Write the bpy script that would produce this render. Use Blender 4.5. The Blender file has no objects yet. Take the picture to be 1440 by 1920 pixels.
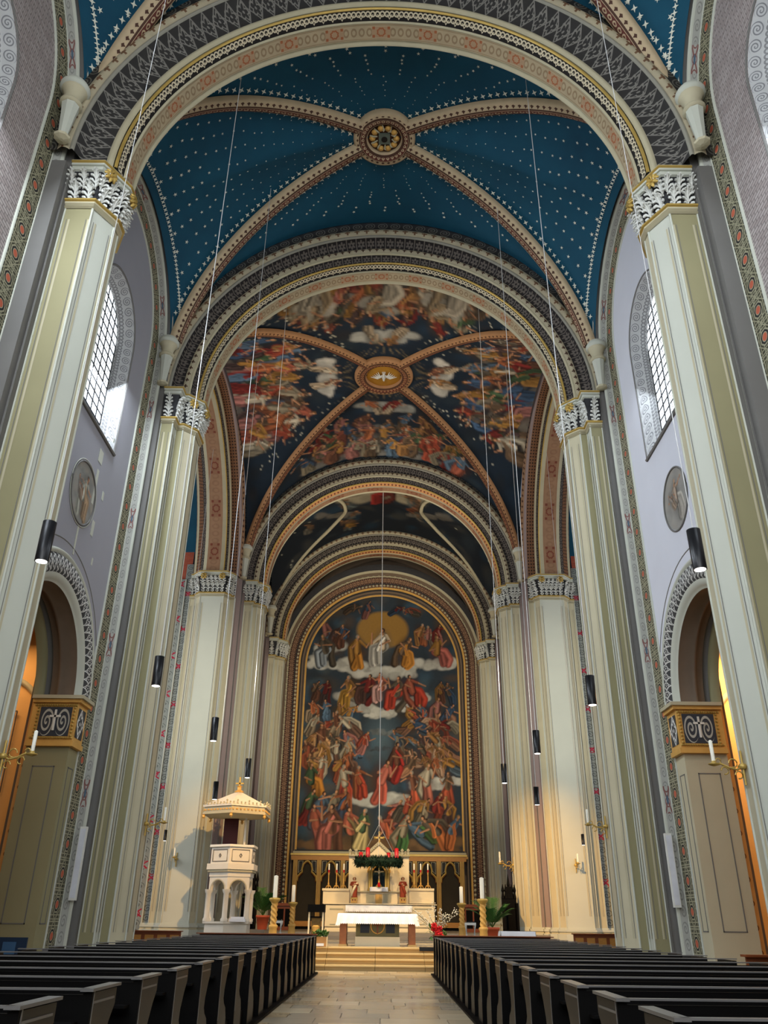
import bpy, math, random
import numpy as np
from mathutils import Vector, Matrix
from mathutils.geometry import tessellate_polygon
random.seed(7); rng = np.random.default_rng(7)
PI = math.pi
S = bpy.context.scene; COL = S.collection

# ---------------------------------------------------------------- camera
FPX = 1507.0
RX = Vector((0.99994317, -0.01017739, -0.00317576))   # world axes seen in camera space (right, up, forward)
FY = Vector((-0.00177509, -0.45264822, 0.89168741))
UZ = Vector((0.01051255, 0.89163109, 0.45264056))
CAM = Vector((0.23, 0.0, 1.5))
cd = bpy.data.cameras.new('camera'); cam = bpy.data.objects.new('camera', cd); COL.objects.link(cam)
right = Vector((RX[0], FY[0], UZ[0])).normalized(); fwd = Vector((RX[2], FY[2], UZ[2])).normalized()
up = right.cross(fwd); right = fwd.cross(up)
M = Matrix((right, up, -fwd)).transposed().to_4x4(); M.translation = CAM
cam.matrix_world = M
cd.sensor_fit = 'VERTICAL'; cd.sensor_height = 36; cd.lens = FPX / 1920 * 36; cd.clip_end = 300
S.camera = cam

def at(px, py, Y):
    """point on the plane y=Y that the photo shows at a pixel"""
    d = Vector((px - 720, 960 - py, FPX)); r = Vector((d.dot(RX), d.dot(FY), d.dot(UZ)))
    return CAM + r * (Y / r.y)

# ---------------------------------------------------------------- light and exposure
def lin(c): return tuple(((v / 255) / 12.92 if v / 255 <= .04045 else ((v / 255 + .055) / 1.055) ** 2.4) for v in c)
S.view_settings.view_transform = 'Standard'; S.view_settings.look = 'None'; S.view_settings.gamma = 1
S.view_settings.use_curve_mapping = False; S.view_settings.exposure = 0.0
S.cycles.use_denoising = True; S.cycles.max_bounces = 6; S.cycles.diffuse_bounces = 4
S.cycles.sample_clamp_indirect = 4.0
w = bpy.data.worlds.new('world'); S.world = w; w.use_nodes = True
w.node_tree.nodes['Background'].inputs[0].default_value = (.55, .68, .9, 1)
w.node_tree.nodes['Background'].inputs[1].default_value = .3

def area(name, loc, target, sx, sy, energy, col, spread=180):
    l = bpy.data.lights.new(name, 'AREA'); l.shape = 'RECTANGLE'; l.size = sx; l.size_y = sy; l.energy = energy; l.color = col
    l.spread = math.radians(spread)
    o = bpy.data.objects.new(name, l); COL.objects.link(o); o.location = loc
    o.rotation_euler = (Vector(target) - Vector(loc)).to_track_quat('-Z', 'Y').to_euler(); return o
def spot(name, loc, target, energy, col, ang=50, blend=.6, r=.15):
    l = bpy.data.lights.new(name, 'SPOT'); l.energy = energy; l.color = col; l.spot_size = math.radians(ang); l.spot_blend = blend
    l.shadow_soft_size = r; o = bpy.data.objects.new(name, l); COL.objects.link(o); o.location = loc
    o.rotation_euler = (Vector(target) - Vector(loc)).to_track_quat('-Z', 'Y').to_euler(); return o
DAY = (.93, .97, 1.0); COOL = (.80, .89, 1.0); WARM = (1.0, .70, .36)
# added frontal fill, daylight of the transept and nave windows, added choir lights
area('west_fill', (0, -5.2, 13), (0, 30, 12), 12, 15, 3000, DAY)  # added fill from behind the camera for even frontal brightness
for s in (-1, 1):
    area('transept_daylight', (s * 22.5, 36.2, 13), (0, 37, 12), 8, 12, 2200 if s < 0 else 1500, DAY)
    for yc in (.51, 10.88, 21.25):
        area('nave_window_daylight', (s * 8.85, yc, 18.0), (0, yc + 1.0, 9.5), 2.6, 4.6, 1500 if s < 0 else 380, COOL)
    spot('screen_spot', (s * 5.0, 49.5, 11.0), (s * 2.6, 58.2, 2.6), 1500, (1, .76, .42), 60, 1)  # added to brighten the screen behind the high altar
    spot('choir_floor_spot', (s * 6.6, 46.0, 14.0), (s * 4.6, 39.0, 1.0), 1800, (1, .80, .5), 44, 1)
    spot('step_spot', (s * 4.0, 28.5, 15.5), (s * .3, 32.2, .8), 9000, (1, .76, .44), 46, 1)  # added warm light from above to set off the steps
    spot('choir_vault_spot', (s * 6.9, 47.6, 19.0), (-s * 2.2, 52, 28), 1700, (1, .9, .74), 120, 1)  # added to brighten the choir vault
    area('choir_fill', (s * 8.2, 51.5, 17), (0, 55, 8), 2.5, 5, 160, (1, .95, .85))  # added soft fill inside the choir
# warm lamps of the chancel and aisles
for s in (-1, 1):
    spot('chancel_spot', (s * 6.4, 29.0, 17.5), (-s * .5, 48.0, 2.0), 12500, WARM, 30)
    spot('pier_spot', (s * 2.0, 30.5, 12), (s * 8.6, 45.0, 3.0), 17000 if s > 0 else 9000, (1, .58, .2), 34, 1)
    spot('shaft_spot', (s * 3.0, 27.0, 9.0), (s * 9.6, 44.0, 12.0), 6500, (1, .93, .76), 40, 1)
    spot('fresco_spot', (s * 6.0, 46.5, 4.0), (-s * .5, 59, 14), 3200, (1, .86, .62), 80, 1)
    spot('crossing_vault_spot', (s * 6.8, 28.2, 20.4), (-s * 3.0, 38, 28), 1150, (1, .84, .62), 110, 1)
    area('aisle_lamp', (s * 12.9, 25.6, 9.8), (s * 12.9, 26.3, 2), 2.4, .9, 650 if s > 0 else 90, (1, .64, .32))
    area('aisle_lamp_near', (s * 13.4, 20.5, 9.6), (s * 13.4, 21.5, 2), 3, 4, 130, (1, .66, .38))

# ---------------------------------------------------------------- node helper
class E:
    t = None
    def __init__(s, v): s.v = v
    @staticmethod
    def op(o, *a):
        n = E.t.nodes.new('ShaderNodeMath'); n.operation = o
        for i, x in enumerate(a):
            x = x.v if isinstance(x, E) else x
            if isinstance(x, (int, float)): n.inputs[i].default_value = x
            else: E.t.links.new(x, n.inputs[i])
        return E(n.outputs[0])
    def __add__(a, b): return E.op('ADD', a, b)
    __radd__ = __add__
    def __sub__(a, b): return E.op('SUBTRACT', a, b)
    def __rsub__(a, b): return E.op('SUBTRACT', b, a)
    def __mul__(a, b): return E.op('MULTIPLY', a, b)
    __rmul__ = __mul__
    def __truediv__(a, b): return E.op('DIVIDE', a, b)
    def lt(a, b): return E.op('LESS_THAN', a, b)
    def gt(a, b): return E.op('GREATER_THAN', a, b)
def fr(a): return E.op('FRACT', a)
def ab(a): return E.op('ABSOLUTE', a)
def sq(a): return E.op('SQRT', a)
def sn(a): return E.op('SINE', a)
def mx(a, b): return E.op('MAXIMUM', a, b)
def mn(a, b): return E.op('MINIMUM', a, b)
def at2(a, b): return E.op('ARCTAN2', a, b)
def hyp(x, y): return sq(x * x + y * y)
def near(a, c, wd): return ab(a - c).lt(wd)
def mixc(fac, a, b):
    n = E.t.nodes.new('ShaderNodeMix'); n.data_type = 'RGBA'
    for i, x in ((0, fac), (6, a), (7, b)):
        x = x.v if isinstance(x, E) else x
        if isinstance(x, tuple): n.inputs[i].default_value = (*x, 1) if len(x) == 3 else x
        elif isinstance(x, (int, float)): n.inputs[i].default_value = x
        else: E.t.links.new(x, n.inputs[i])
    return E(n.outputs[2])
def uvs():
    n = E.t.nodes.new('ShaderNodeUVMap'); sp = E.t.nodes.new('ShaderNodeSeparateXYZ'); E.t.links.new(n.outputs[0], sp.inputs[0])
    return E(sp.outputs[0]), E(sp.outputs[1])
def objco():
    n = E.t.nodes.new('ShaderNodeNewGeometry'); return n.outputs['Position']
def noise(scale, detail=4, co=None, stretch=None):
    n = E.t.nodes.new('ShaderNodeTexNoise'); n.inputs['Scale'].default_value = scale; n.inputs['Detail'].default_value = detail
    c = co or objco()
    if stretch:
        m = E.t.nodes.new('ShaderNodeMapping'); m.inputs['Scale'].default_value = stretch; E.t.links.new(c, m.inputs[0]); c = m.outputs[0]
    E.t.links.new(c, n.inputs['Vector']); return E(n.outputs['Fac'])
MATS = {}
def mat(name, fn=None, color=None, rough=.75, metal=0, var=.18, nscale=3, bump=0, emit=None, spec=.3, stretch=None):
    if name in MATS: return MATS[name]
    m = bpy.data.materials.new(name); m.use_nodes = True; t = m.node_tree; E.t = t
    b = t.nodes['Principled BSDF']; b.inputs['Roughness'].default_value = rough; b.inputs['Metallic'].default_value = metal
    b.inputs['Specular IOR Level'].default_value = spec
    n = noise(nscale, 5, stretch=stretch)
    c = fn() if fn else color
    if isinstance(c, tuple) and not isinstance(c, E):
        c = mixc(n, tuple(x * (1 - var) for x in c), tuple(min(1, x * (1 + var)) for x in c))
    else:
        d = E.t.nodes.new('ShaderNodeHueSaturation'); E.t.links.new(c.v, d.inputs['Color'])
        E.t.links.new((n * var * 2 + (1 - var)).v, d.inputs['Value']); c = E(d.outputs[0])
    t.links.new(c.v, b.inputs['Base Color'])
    if bump:
        bn = t.nodes.new('ShaderNodeBump'); bn.inputs['Strength'].default_value = bump; bn.inputs['Distance'].default_value = .02
        t.links.new(noise(nscale * 6, 3).v, bn.inputs['Height']); t.links.new(bn.outputs[0], b.inputs['Normal'])
    if emit:
        b.inputs['Emission Color'].default_value = (*emit[0], 1); b.inputs['Emission Strength'].default_value = emit[1]
    MATS[name] = m; return m
C = lin
# ---- plain colours
STONE = mat('pale_stone', color=C((184, 176, 148)), var=.1, nscale=1.2)
OLIVE = mat('olive_painted_stone', color=C((140, 134, 100)), var=.12, nscale=.7)
LIGHT = mat('light_painted_stone', color=C((186, 188, 174)), var=.06, nscale=1)
GREYP = mat('grey_pilaster', color=C((108, 106, 102)), var=.12, nscale=1)
ROLLG = mat('grey_roll_moulding', color=C((140, 137, 124)), var=.1)
MAUVE = mat('mauve_pilaster', color=C((140, 124, 120)), var=.12, nscale=1)
CREAM = mat('cream_moulding', color=C((176, 168, 140)), var=.1)
GOLD = mat('gilding', color=C((186, 156, 84)), rough=.42, metal=.4, var=.2)
GOLDP = mat('ochre_gilding', color=C((206, 160, 84)), rough=.5, metal=.12, var=.2)
WHITEO = mat('white_stucco', color=C((214, 214, 206)), var=.05, rough=.6)
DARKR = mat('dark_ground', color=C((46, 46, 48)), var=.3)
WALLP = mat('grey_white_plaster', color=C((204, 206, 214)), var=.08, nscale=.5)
WALLL = mat('shaded_plaster', color=C((150, 150, 156)), var=.08, nscale=.5)  # shade of the left wall put into a darker copy of the plaster
BLACK = mat('black_metal', color=(.006, .006, .007), rough=.35, var=0)
WOODD = mat('dark_stained_wood', color=(.0012, .001, .0009), rough=.6, var=.4, nscale=4, stretch=(1, 1, 8), spec=.08)
WOODE = mat('lit_pew_end', color=(.012, .011, .0085), rough=.4, var=.6, nscale=5, spec=.35)  # reflected light on the pew ends put into a lighter wood colour
WOODT = mat('polished_pew_rail', color=(.11, .105, .1), rough=.3, var=.25, spec=.9, nscale=4)  # grey sheen of the polished rails put into the base colour
WOODR = mat('red_brown_wood', color=C((120, 62, 30)), rough=.4, var=.3, nscale=3, stretch=(1, 1, 6))
WOODG = mat('golden_oak', color=C((172, 120, 54)), rough=.45, var=.25, nscale=5, stretch=(1, 1, 5))
MARB = mat('warm_white_marble', color=C((226, 208, 170)), rough=.4, var=.06)
LINEN = mat('white_linen', color=C((230, 230, 232)), var=.04, rough=.9)
WAX = mat('white_wax', color=C((235, 232, 216)), var=.02, rough=.5)
REDW = mat('red_wax', color=C((190, 16, 28)), var=.05, rough=.4, spec=.5)
TERRA = mat('terracotta_plastic', color=C((205, 92, 56)), var=.08, rough=.5)
LEAFG = mat('green_leaf', color=C((52, 92, 38)), var=.4, nscale=14, rough=.6)
FIR = mat('fir_green', color=C((16, 40, 22)), var=.5, nscale=14)
SKIN = mat('carved_skin', color=C((196, 160, 126)), var=.05)
REDROBE = mat('carved_red_robe', color=C((140, 58, 34)), var=.2, nscale=9)
CABLE = mat('steel_cable', color=(.55, .55, .53), rough=.4, metal=.2, var=.1)
CLOTHD = mat('dark_olive_cloth', color=C((50, 44, 34)), var=.3, nscale=2, rough=.95)
STEPM = mat('yellow_stone_step', color=C((170, 142, 92)), var=.14, nscale=2.2, rough=.55, stretch=(1, 3, 3))
STEPT = mat('lit_step_tread', color=C((206, 180, 128)), var=.1, nscale=2.2, rough=.4, stretch=(1, 3, 3))  # lighter copy of the step stone, painting the light on the treads
GREYS = mat('grey_floor_stone', color=C((128, 120, 108)), var=.16, nscale=2, rough=.45)
AISLEW = mat('aisle_plaster', color=C((176, 136, 98)), var=.12, nscale=1)
BROWNI = mat('brown_intrados', color=C((108, 92, 76)), var=.12)
def brick(c1, c2, mo):
    def f():
        n = E.t.nodes.new('ShaderNodeTexBrick'); u, v = uvs(); cmb = E.t.nodes.new('ShaderNodeCombineXYZ')
        E.t.links.new(u.v, cmb.inputs[0]); E.t.links.new(v.v, cmb.inputs[1]); E.t.links.new(cmb.outputs[0], n.inputs[0])
        n.inputs['Scale'].default_value = 1; n.inputs['Brick Width'].default_value = .3; n.inputs['Row Height'].default_value = .1
        n.inputs['Mortar Size'].default_value = .014
        for k, c in (('Color1', c1), ('Color2', c2), ('Mortar', mo)): n.inputs[k].default_value = (*C(c), 1)
        return E(n.outputs[0])
    return f
BRICKG = mat('washed_grey_brick', brick((150, 138, 134), (172, 162, 158), (112, 104, 102)), var=.22, nscale=.8)
BRICKR = mat('red_brick', brick((156, 62, 42), (168, 76, 52), (138, 92, 74)), var=.15, nscale=.8)

# ---- painted ornament (u in metres along the band, v 0..1 across)
def cell(L):
    u, v = uvs(); return (fr(u / L) - .5) * 1.0, v - .5
def scroll(bg, fg, L=.55):
    def f():
        x, y = cell(L); r = hyp(x, y * .9); a = at2(y, x)
        sp = near(fr(r * 5.0 - a / (2 * PI)), .5, .2) * r.lt(.44)
        return mixc(sp, bg, fg)
    return f
def leaf(bg, fg, L=.55):
    def f():
        x, y = cell(L); a = at2(y, x); r = hyp(x, y)
        p = near(r, .2 + .16 * ab(sn(a * 2.5)), .05); q = near(ab(x) + ab(y), .5, .045); k = r.lt(.07)
        return mixc(mx(mx(p, q), k), bg, fg)
    return f
def flower(bg, fg, L=.5):
    def f():
        x, y = cell(L); a = at2(y, x); r = hyp(x, y)
        p = r.lt(.18 + .22 * ab(sn(a * 3))) * r.gt(.1); q = near(ab(x), .47, .03)
        return mixc(mx(p, q), bg, fg)
    return f
def crosses(bg, fg, L=.42, edge=None):
    def f():
        x, y = cell(L)
        c = mx(ab(x).lt(.09) * ab(y).lt(.3), ab(y + .02).lt(.1) * ab(x).lt(.27))
        col = mixc(c, bg, fg)
        if edge: col = mixc(ab(y).gt(.42), col, edge)
        return col
    return f
def chain(bg, fg, L=.3):
    def f():
        x, y = cell(L); r = hyp(ab(x) - .25, y + .12)
        p = near(r, .22, .07); q = near(ab(x) * 1.6 + .02, y + .5, .07) * y.gt(-.1)
        return mixc(mx(p, q), bg, fg)
    return f
def check(bg, fg, L=.16):
    def f():
        x, y = cell(L); y2 = fr(y * 3 + .5) - .5; x2 = fr(x + .5) - .5
        return mixc((ab(x2) + ab(y2)).lt(.33) * ab(y).lt(.42), bg, fg)
    return f
def rosettes(bg, fg, red, L=1.5, line=None):
    def f():
        u, v = uvs(); y = (v - .5); x = (fr(u / L) - .5) * 3; a = at2(y, x); r = hyp(x, y)
        ros = near(r, .2 + .05 * ab(sn(a * 4)), .05); dots = near(ab(x), .48, .08) * near(ab(y), .26, .09)
        x2 = fr(u / L * 6) - .5; r2 = hyp(x2, y * 1.4); sc = near(r2, .3, .09) * ab(x).gt(.6)
        c = mixc(sc, bg, fg); c = mixc(ab(x).lt(.6) * ab(y).lt(.34), c, mixc(.35, bg, red)); c = mixc(mx(ros, dots), c, red)
        return mixc(near(ab(y), .43, .02), c, line or fg)
    return f
def octagons(bg, ln, red, L=.78):
    def f():
        u, v = uvs(); x = fr(u / L) - .5; y = v - .5; r = mx(mx(ab(x) * 1.25, ab(y)), (ab(x) * 1.25 + ab(y)) * .72)
        g = mx(mx(near(ab(y), .4, .022), near(ab(y), .17, .02)), mx(near(ab(x), .46, .02), near(ab(x), .33, .018)))
        d = near(ab(ab(x) - .46) * 1.3, ab(y), .03)
        c = mixc(mx(g, d), bg, ln); c = mixc(r.lt(.31), c, bg); c = mixc(near(r, .3, .03), c, ln)
        a = at2(y, x); r3 = hyp(x * 1.2, y)
        c = mixc(r3.lt(.23 + .04 * ab(sn(a * 4))), c, (.008, .006, .008)); c = mixc(r3.lt(.15), c, red)
        return mixc(near(r3, .17, .018), c, ln)
    return f
def mosaic(bg, fg, c1, c2, L=4.6):
    def f():
        u, v = uvs(); y = v - .5; x = fr(u / .42) - .5; r = hyp(x, y); a = at2(y, x)
        sc = near(fr(r * 4 - a / (2 * PI)), .5, .2) * r.lt(.42)
        c = mixc(sc, bg, fg); k = fr(u / L)
        st = near(k, .5, .085); xx = (k - .5) * 5.5; s1 = (ab(xx) + ab(y)).lt(.5); s2 = mx(near(ab(xx), ab(y), .1), near(r, .3, .05))
        cc = mixc(s2, bg, c1); cc = mixc(hyp(xx, y).lt(.16), cc, c2); c = mixc(st, c, cc)
        return mixc(ab(y).gt(.45), c, bg)
    return f
def trefoils(bg, fg, L=.6):
    def f():
        x, y = cell(L); a = at2(y, x); r = hyp(x, y)
        p = r.lt(.1 + .16 * ab(sn(a * 1.5 + .6))); q = near(y, .3 * sn(x * 2 * PI), .035)
        return mixc(mx(p, q), bg, fg)
    return f
def ribpat(bg, d1, d2, L=.26):
    def f():
        u, v = uvs(); x = fr(u / L) - .5
        tri = (ab(x) * .9 + ab(v - .27) * 2.0).lt(.3); ov = near(hyp(x, (v - .7) * 2.6), .3, .1)
        bd = mx(near(v, .46, .035), near(v, .92, .04)); c = mixc(near(v, .7, .19), bg, d2)
        c = mixc(ov, c, bg); c = mixc(tri, c, d1); return mixc(bd, c, d1)
    return f
DK = C((36, 34, 31)); GR = C((90, 87, 79)); CR = C((166, 156, 130)); BR = C((104, 76, 54)); SAL = C((168, 132, 98)); RD = C((168, 72, 42))
OR_SCROLL = mat('scroll_ornament', scroll(DK, GR)); OR_LEAF = mat('leaf_ornament', leaf(C((46, 44, 42)), C((116, 113, 106)), .42))
OR_FLOW = mat('flower_ornament', flower(C((32, 27, 27)), C((96, 88, 80)), .42)); OR_CROSS = mat('cross_ornament', crosses(CR, BR))
OR_SQ = mat('square_ornament', crosses(CR, C((60, 34, 24)), .3)); OR_CHAIN = mat('chain_ornament', chain((.008, .006, .005), C((196, 184, 156))))
OR_ROS = mat('rosette_ornament', rosettes(C((168, 152, 122)), C((140, 120, 92)), C((152, 92, 58))))
OR_OCT = mat('octagon_ornament', octagons(C((62, 60, 44)), C((150, 146, 120)), C((178, 88, 62))))
OR_MOS = mat('mosaic_ornament', mosaic(C((160, 160, 152)), C((132, 132, 126)), C((122, 82, 76)), C((78, 96, 112))))
OR_MOSD = mat('grey_star_mosaic', mosaic(C((128, 132, 126)), C((84, 88, 84)), C((150, 24, 48)), C((170, 50, 70)), 2.2))
OR_TREF = mat('trefoil_ornament', trefoils(C((206, 158, 96)), C((110, 64, 26))))
OR_RIB = mat('rib_ornament', ribpat(C((186, 166, 134)), C((74, 48, 36)), C((96, 50, 42))))
OR_RIBR = mat('rib_ornament_red', ribpat(C((160, 118, 80)), C((78, 50, 32)), C((92, 42, 32))))
TA_CROSS = mat('brown_cross_ornament', crosses(C((150, 118, 90)), C((64, 36, 26)), .34))
TA_CHECK = mat('brown_check_ornament', check(C((116, 80, 54)), C((28, 18, 15)), .2))
TA_ROS = mat('salmon_rosette_ornament', rosettes(C((146, 112, 84)), C((138, 104, 78)), C((112, 58, 40)), 2.6))
OR_WIN = mat('reveal_ornament', scroll(C((168, 168, 166)), C((112, 112, 114)), .4))
OR_WIN2 = mat('chevron_ornament', chain(C((172, 172, 170)), C((120, 120, 120)), .3))
OR_FOL = mat('foliage_ornament', leaf(C((60, 60, 60)), C((210, 210, 204)), .26), bump=.6)
OR_CARV = mat('carved_brown_ornament', flower(C((66, 44, 34)), C((138, 106, 82)), .3), bump=.8)
OR_RED = mat('red_gold_dentil', crosses(C((190, 136, 88)), C((84, 26, 20)), .24))
OR_ARAB = mat('arabesque_panel', scroll(C((52, 56, 64)), C((170, 170, 160)), .72))
def skyblue():
    n = noise(.35, 5); n2 = noise(2.2, 3)
    return mixc(n * .7 + n2 * .3, C((0, 46, 70)), C((14, 84, 106)))
BLUE = mat('night_blue_vault', skyblue, var=.1, nscale=1)
STARM = mat('pale_gold_star', color=C((214, 216, 200)), rough=.5, var=.05)
def vcol():
    n = E.t.nodes.new('ShaderNodeVertexColor'); n.layer_name = 'paint'; return E(n.outputs[0])
PAINT = mat('fresco_paint', vcol, var=.12, nscale=6, rough=.8)
GLASS = mat('bright_leaded_glass', color=(.9, .93, 1), emit=((.86, .93, 1), 1.7), var=0)
GLOW = mat('lamp_glow', color=(1, 1, 1), emit=((1, .95, .85), 6), var=0)

# ---------------------------------------------------------------- object helpers
def tag(o, label=None, cat=None, group=None, kind=None):
    if label: o['label'] = label
    if cat: o['category'] = cat
    if group: o['group'] = group
    if kind: o['kind'] = kind
    return o
def thing(name, label, cat, loc=(0, 0, 0), rz=0, group=None):
    o = bpy.data.objects.new(name, None); COL.objects.link(o); o.location = loc; o.rotation_euler = (0, 0, rz); o.empty_display_size = .2
    return tag(o, label, cat, group)
class MB:
    def __init__(s): s.v = []; s.f = []; s.uv = []; s.mi = []; s.mats = []
    def mat(s, m):
        if m not in s.mats: s.mats.append(m)
        return s.mats.index(m)
    def face(s, pts, m, uv=None):
        b = len(s.v); s.v += [tuple(p) for p in pts]; s.f.append(list(range(b, b + len(pts)))); s.uv.append(uv); s.mi.append(s.mat(m))
    def grid(s, rows, m, uvr=None, close=False):
        b = len(s.v); n = len(rows[0]); k = s.mat(m)
        for r in rows: s.v += [tuple(p) for p in r]
        for i in range(len(rows) - 1):
            for j in range(n if close else n - 1):
                j2 = (j + 1) % n
                s.f.append([b + i * n + j, b + i * n + j2, b + (i + 1) * n + j2, b + (i + 1) * n + j]); s.mi.append(k)
                s.uv.append([uvr[i][j], uvr[i][j2], uvr[i + 1][j2], uvr[i + 1][j]] if uvr else None)
    def box(s, x0, x1, y0, y1, z0, z1, m):
        p = [(x0, y0, z0), (x1, y0, z0), (x1, y1, z0), (x0, y1, z0), (x0, y0, z1), (x1, y0, z1), (x1, y1, z1), (x0, y1, z1)]
        b = len(s.v); s.v += p; k = s.mat(m)
        dims = (abs(x1 - x0), abs(y1 - y0), abs(z1 - z0))
        for q in ((3, 2, 1, 0), (4, 5, 6, 7), (0, 1, 5, 4), (1, 2, 6, 5), (2, 3, 7, 6), (3, 0, 4, 7)):
            s.f.append([b + i for i in q]); s.mi.append(k); s.uv.append([(0, 0), (1, 0), (1, 1), (0, 1)])
    def lathe(s, prof, m, cx=0, cy=0, n=20, ph=0, twist=None):
        rows = []
        for (r, z) in prof:
            rows.append([(cx + r * math.cos(ph + 2 * PI * j / n), cy + r * math.sin(ph + 2 * PI * j / n), z) for j in range(n)])
        uv = [[(j / n * 3, i / len(prof)) for j in range(n)] for i in range(len(prof))]
        s.grid(rows, m, uv, close=True)
        s.face(rows[0][::-1], m); s.face(rows[-1], m)
    def bead(s, x, y, z, m, r=.04):
        b = len(s.v); s.lathe([(.004, -r), (r, -.012), (r, .012), (.004, r)], m, 0, 0, 6); s.v[b:] = [(x + a_, y + b_, z + c_) for a_, b_, c_ in s.v[b:]]
    def tube(s, pts, r, m, n=8):
        rows = []; pts = [Vector(p) for p in pts]
        for i, p in enumerate(pts):
            t = (pts[min(i + 1, len(pts) - 1)] - pts[max(i - 1, 0)]).normalized()
            a = t.cross(Vector((0, 0, 1))); a = a.normalized() if a.length > .01 else Vector((1, 0, 0)); b = t.cross(a)
            rr = r[i] if isinstance(r, (list, tuple)) else r
            rows.append([p + (a * math.cos(2 * PI * j / n) + b * math.sin(2 * PI * j / n)) * rr for j in range(n)])
        s.grid(rows, m, close=True); s.face(rows[0], m); s.face(rows[-1], m)
    def prism(s, poly, z0, z1, m, top=None):
        n = len(poly); b0 = [(x, y, z0) for x, y in poly]; b1 = [(x, y, z1) for x, y in poly]
        s.grid([b0 + [b0[0]], b1 + [b1[0]]], m); s.face(b0[::-1], m); s.face(b1, top or m)
    def build(s, name, parent=None, smooth=False):
        me = bpy.data.meshes.new(name); me.from_pydata(s.v, [], s.f)
        for m in s.mats: me.materials.append(m)
        me.polygons.foreach_set('material_index', s.mi)
        if any(u for u in s.uv):
            l = me.uv_layers.new(name='UVMap'); flat = []
            for f, u in zip(s.f, s.uv): flat += [c for p in (u or [(0, 0)] * len(f)) for c in p]
            l.data.foreach_set('uv', flat)
        if smooth: me.polygons.foreach_set('use_smooth', [True] * len(me.polygons))
        me.update()
        o = bpy.data.objects.new(name, me); COL.objects.link(o)
        if parent:
            o.parent = parent
        return o
def struct(name, mb, parent=None, smooth=False, **k):
    o = mb.build(name, parent, smooth)
    if not parent: o['kind'] = 'structure'
    return tag(o, **k)
def rel(mb, loc):
    """shift mesh coordinates so that they are relative to a thing's base"""
    mb.v = [(x - loc[0], y - loc[1], z - loc[2]) for x, y, z in mb.v]; return mb
def copy_tree(o, parent=None):
    c = o.copy(); COL.objects.link(c); c.parent = parent
    for ch in list(o.children): copy_tree(ch, c)
    return c
def arcpts(r, cx, cz, a0, a1, n): return [(cx + r * math.cos(a0 + (a1 - a0) * i / n), cz + r * math.sin(a0 + (a1 - a0) * i / n)) for i in range(n + 1)]
def sweep_arch(mb, prof, m, centre, A, B, stem=0, n=56, tile=1.0, half=None, sc=1):
    """sweep a profile [(radius, offset)] over a round arch; A = horizontal axis in the arch plane, B = its normal"""
    centre = Vector(centre); A = Vector(A); B = Vector(B); Zh = Vector((0, 0, 1))
    th = [PI * i / n for i in range(n + 1)]
    fr_ = [(t, 0) for t in th]
    if stem: fr_ = [(0, -stem)] + fr_ + [(PI, -stem)]
    L = [0]
    for k in range(len(prof) - 1): L.append(L[-1] + math.dist(prof[k], prof[k + 1]))
    T = L[-1] or 1; rm = sum(p[0] for p in prof) / len(prof)
    rows = []; uv = []
    for (t, dz) in fr_:
        rows.append([centre + A * (r * math.cos(t)) + Zh * (r * math.sin(t) + dz) + B * d for r, d in prof])
        u = t * rm + (-stem if t == 0 and dz else 0) + (stem if t == PI and dz else 0)
        uv.append([(u * tile, l / T) for l in L])
    mb.grid(rows, m, uv)
def rollp(r0, d0, r1, d1, h=.08, n=4):
    """a rounded moulding between two profile points, bulging by h"""
    ux, uy = r1 - r0, d1 - d0; L = math.hypot(ux, uy); nx, ny = (uy / L, -ux / L)
    if ny > 0: nx, ny = -nx, -ny
    return [(r0 + ux * i / n + nx * h * math.sin(PI * i / n), d0 + uy * i / n + ny * h * math.sin(PI * i / n)) for i in range(n + 1)]

# ---------------------------------------------------------------- setting: bays
ZC = 19.7; ZS = 20.6; RV = 8.1
BAYC = (.51, 10.88, 21.25)
class Vault:
    def __init__(s, yc, b, a=8.45, zs=ZS, zc=28.7, zside=24.95, p=1.5): s.yc, s.b, s.a, s.zs, s.zc, s.zside, s.p = yc, b, a, zs, zc, zside, p
    def z(s, x, y):
        u = min(1, abs(x) / s.a); t = min(1, abs(y - s.yc) / s.b); H = s.zc - s.zs
        if t >= u: return s.zs + H * math.sqrt(max(0, 1 - u * u))
        k = ((u - t) / (1 - t)) ** s.p
        return s.zs + math.sqrt(max(0, 1 - t * t)) * (H * (1 - k) + (s.zside - s.zs) * k)
    def rib(s, r): return s.zs + (s.zc - s.zs) * math.sqrt(max(0, 1 - r * r))
    def normal(s, x, y, e=.05):
        dx = (s.z(x + e, y) - s.z(x - e, y)) / (2 * e); dy = (s.z(x, y + e) - s.z(x, y - e)) / (2 * e)
        return Vector((dx, dy, -1)).normalized()
def grid_coords(n):
    return [math.sin(PI / 2 * (2 * i / n - 1)) for i in range(n + 1)]
def vault_mesh(V, n, m, paint=None):
    g = grid_coords(n); mb = MB()
    rows = [[(V.a * gx, V.yc + V.b * gy, V.z(V.a * gx, V.yc + V.b * gy)) for gx in g] for gy in g]
    mb.grid(rows, m)
    return mb, g
def paint_vertices(o, fn):
    me = o.data; at_ = me.color_attributes.new('paint', 'FLOAT_COLOR', 'POINT')
    co = np.empty(len(me.vertices) * 3); me.vertices.foreach_get('co', co); co = co.reshape(-1, 3)
    c = fn(co); out = np.ones((len(co), 4)); out[:, :3] = c; at_.data.foreach_set('color', out.ravel())
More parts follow.
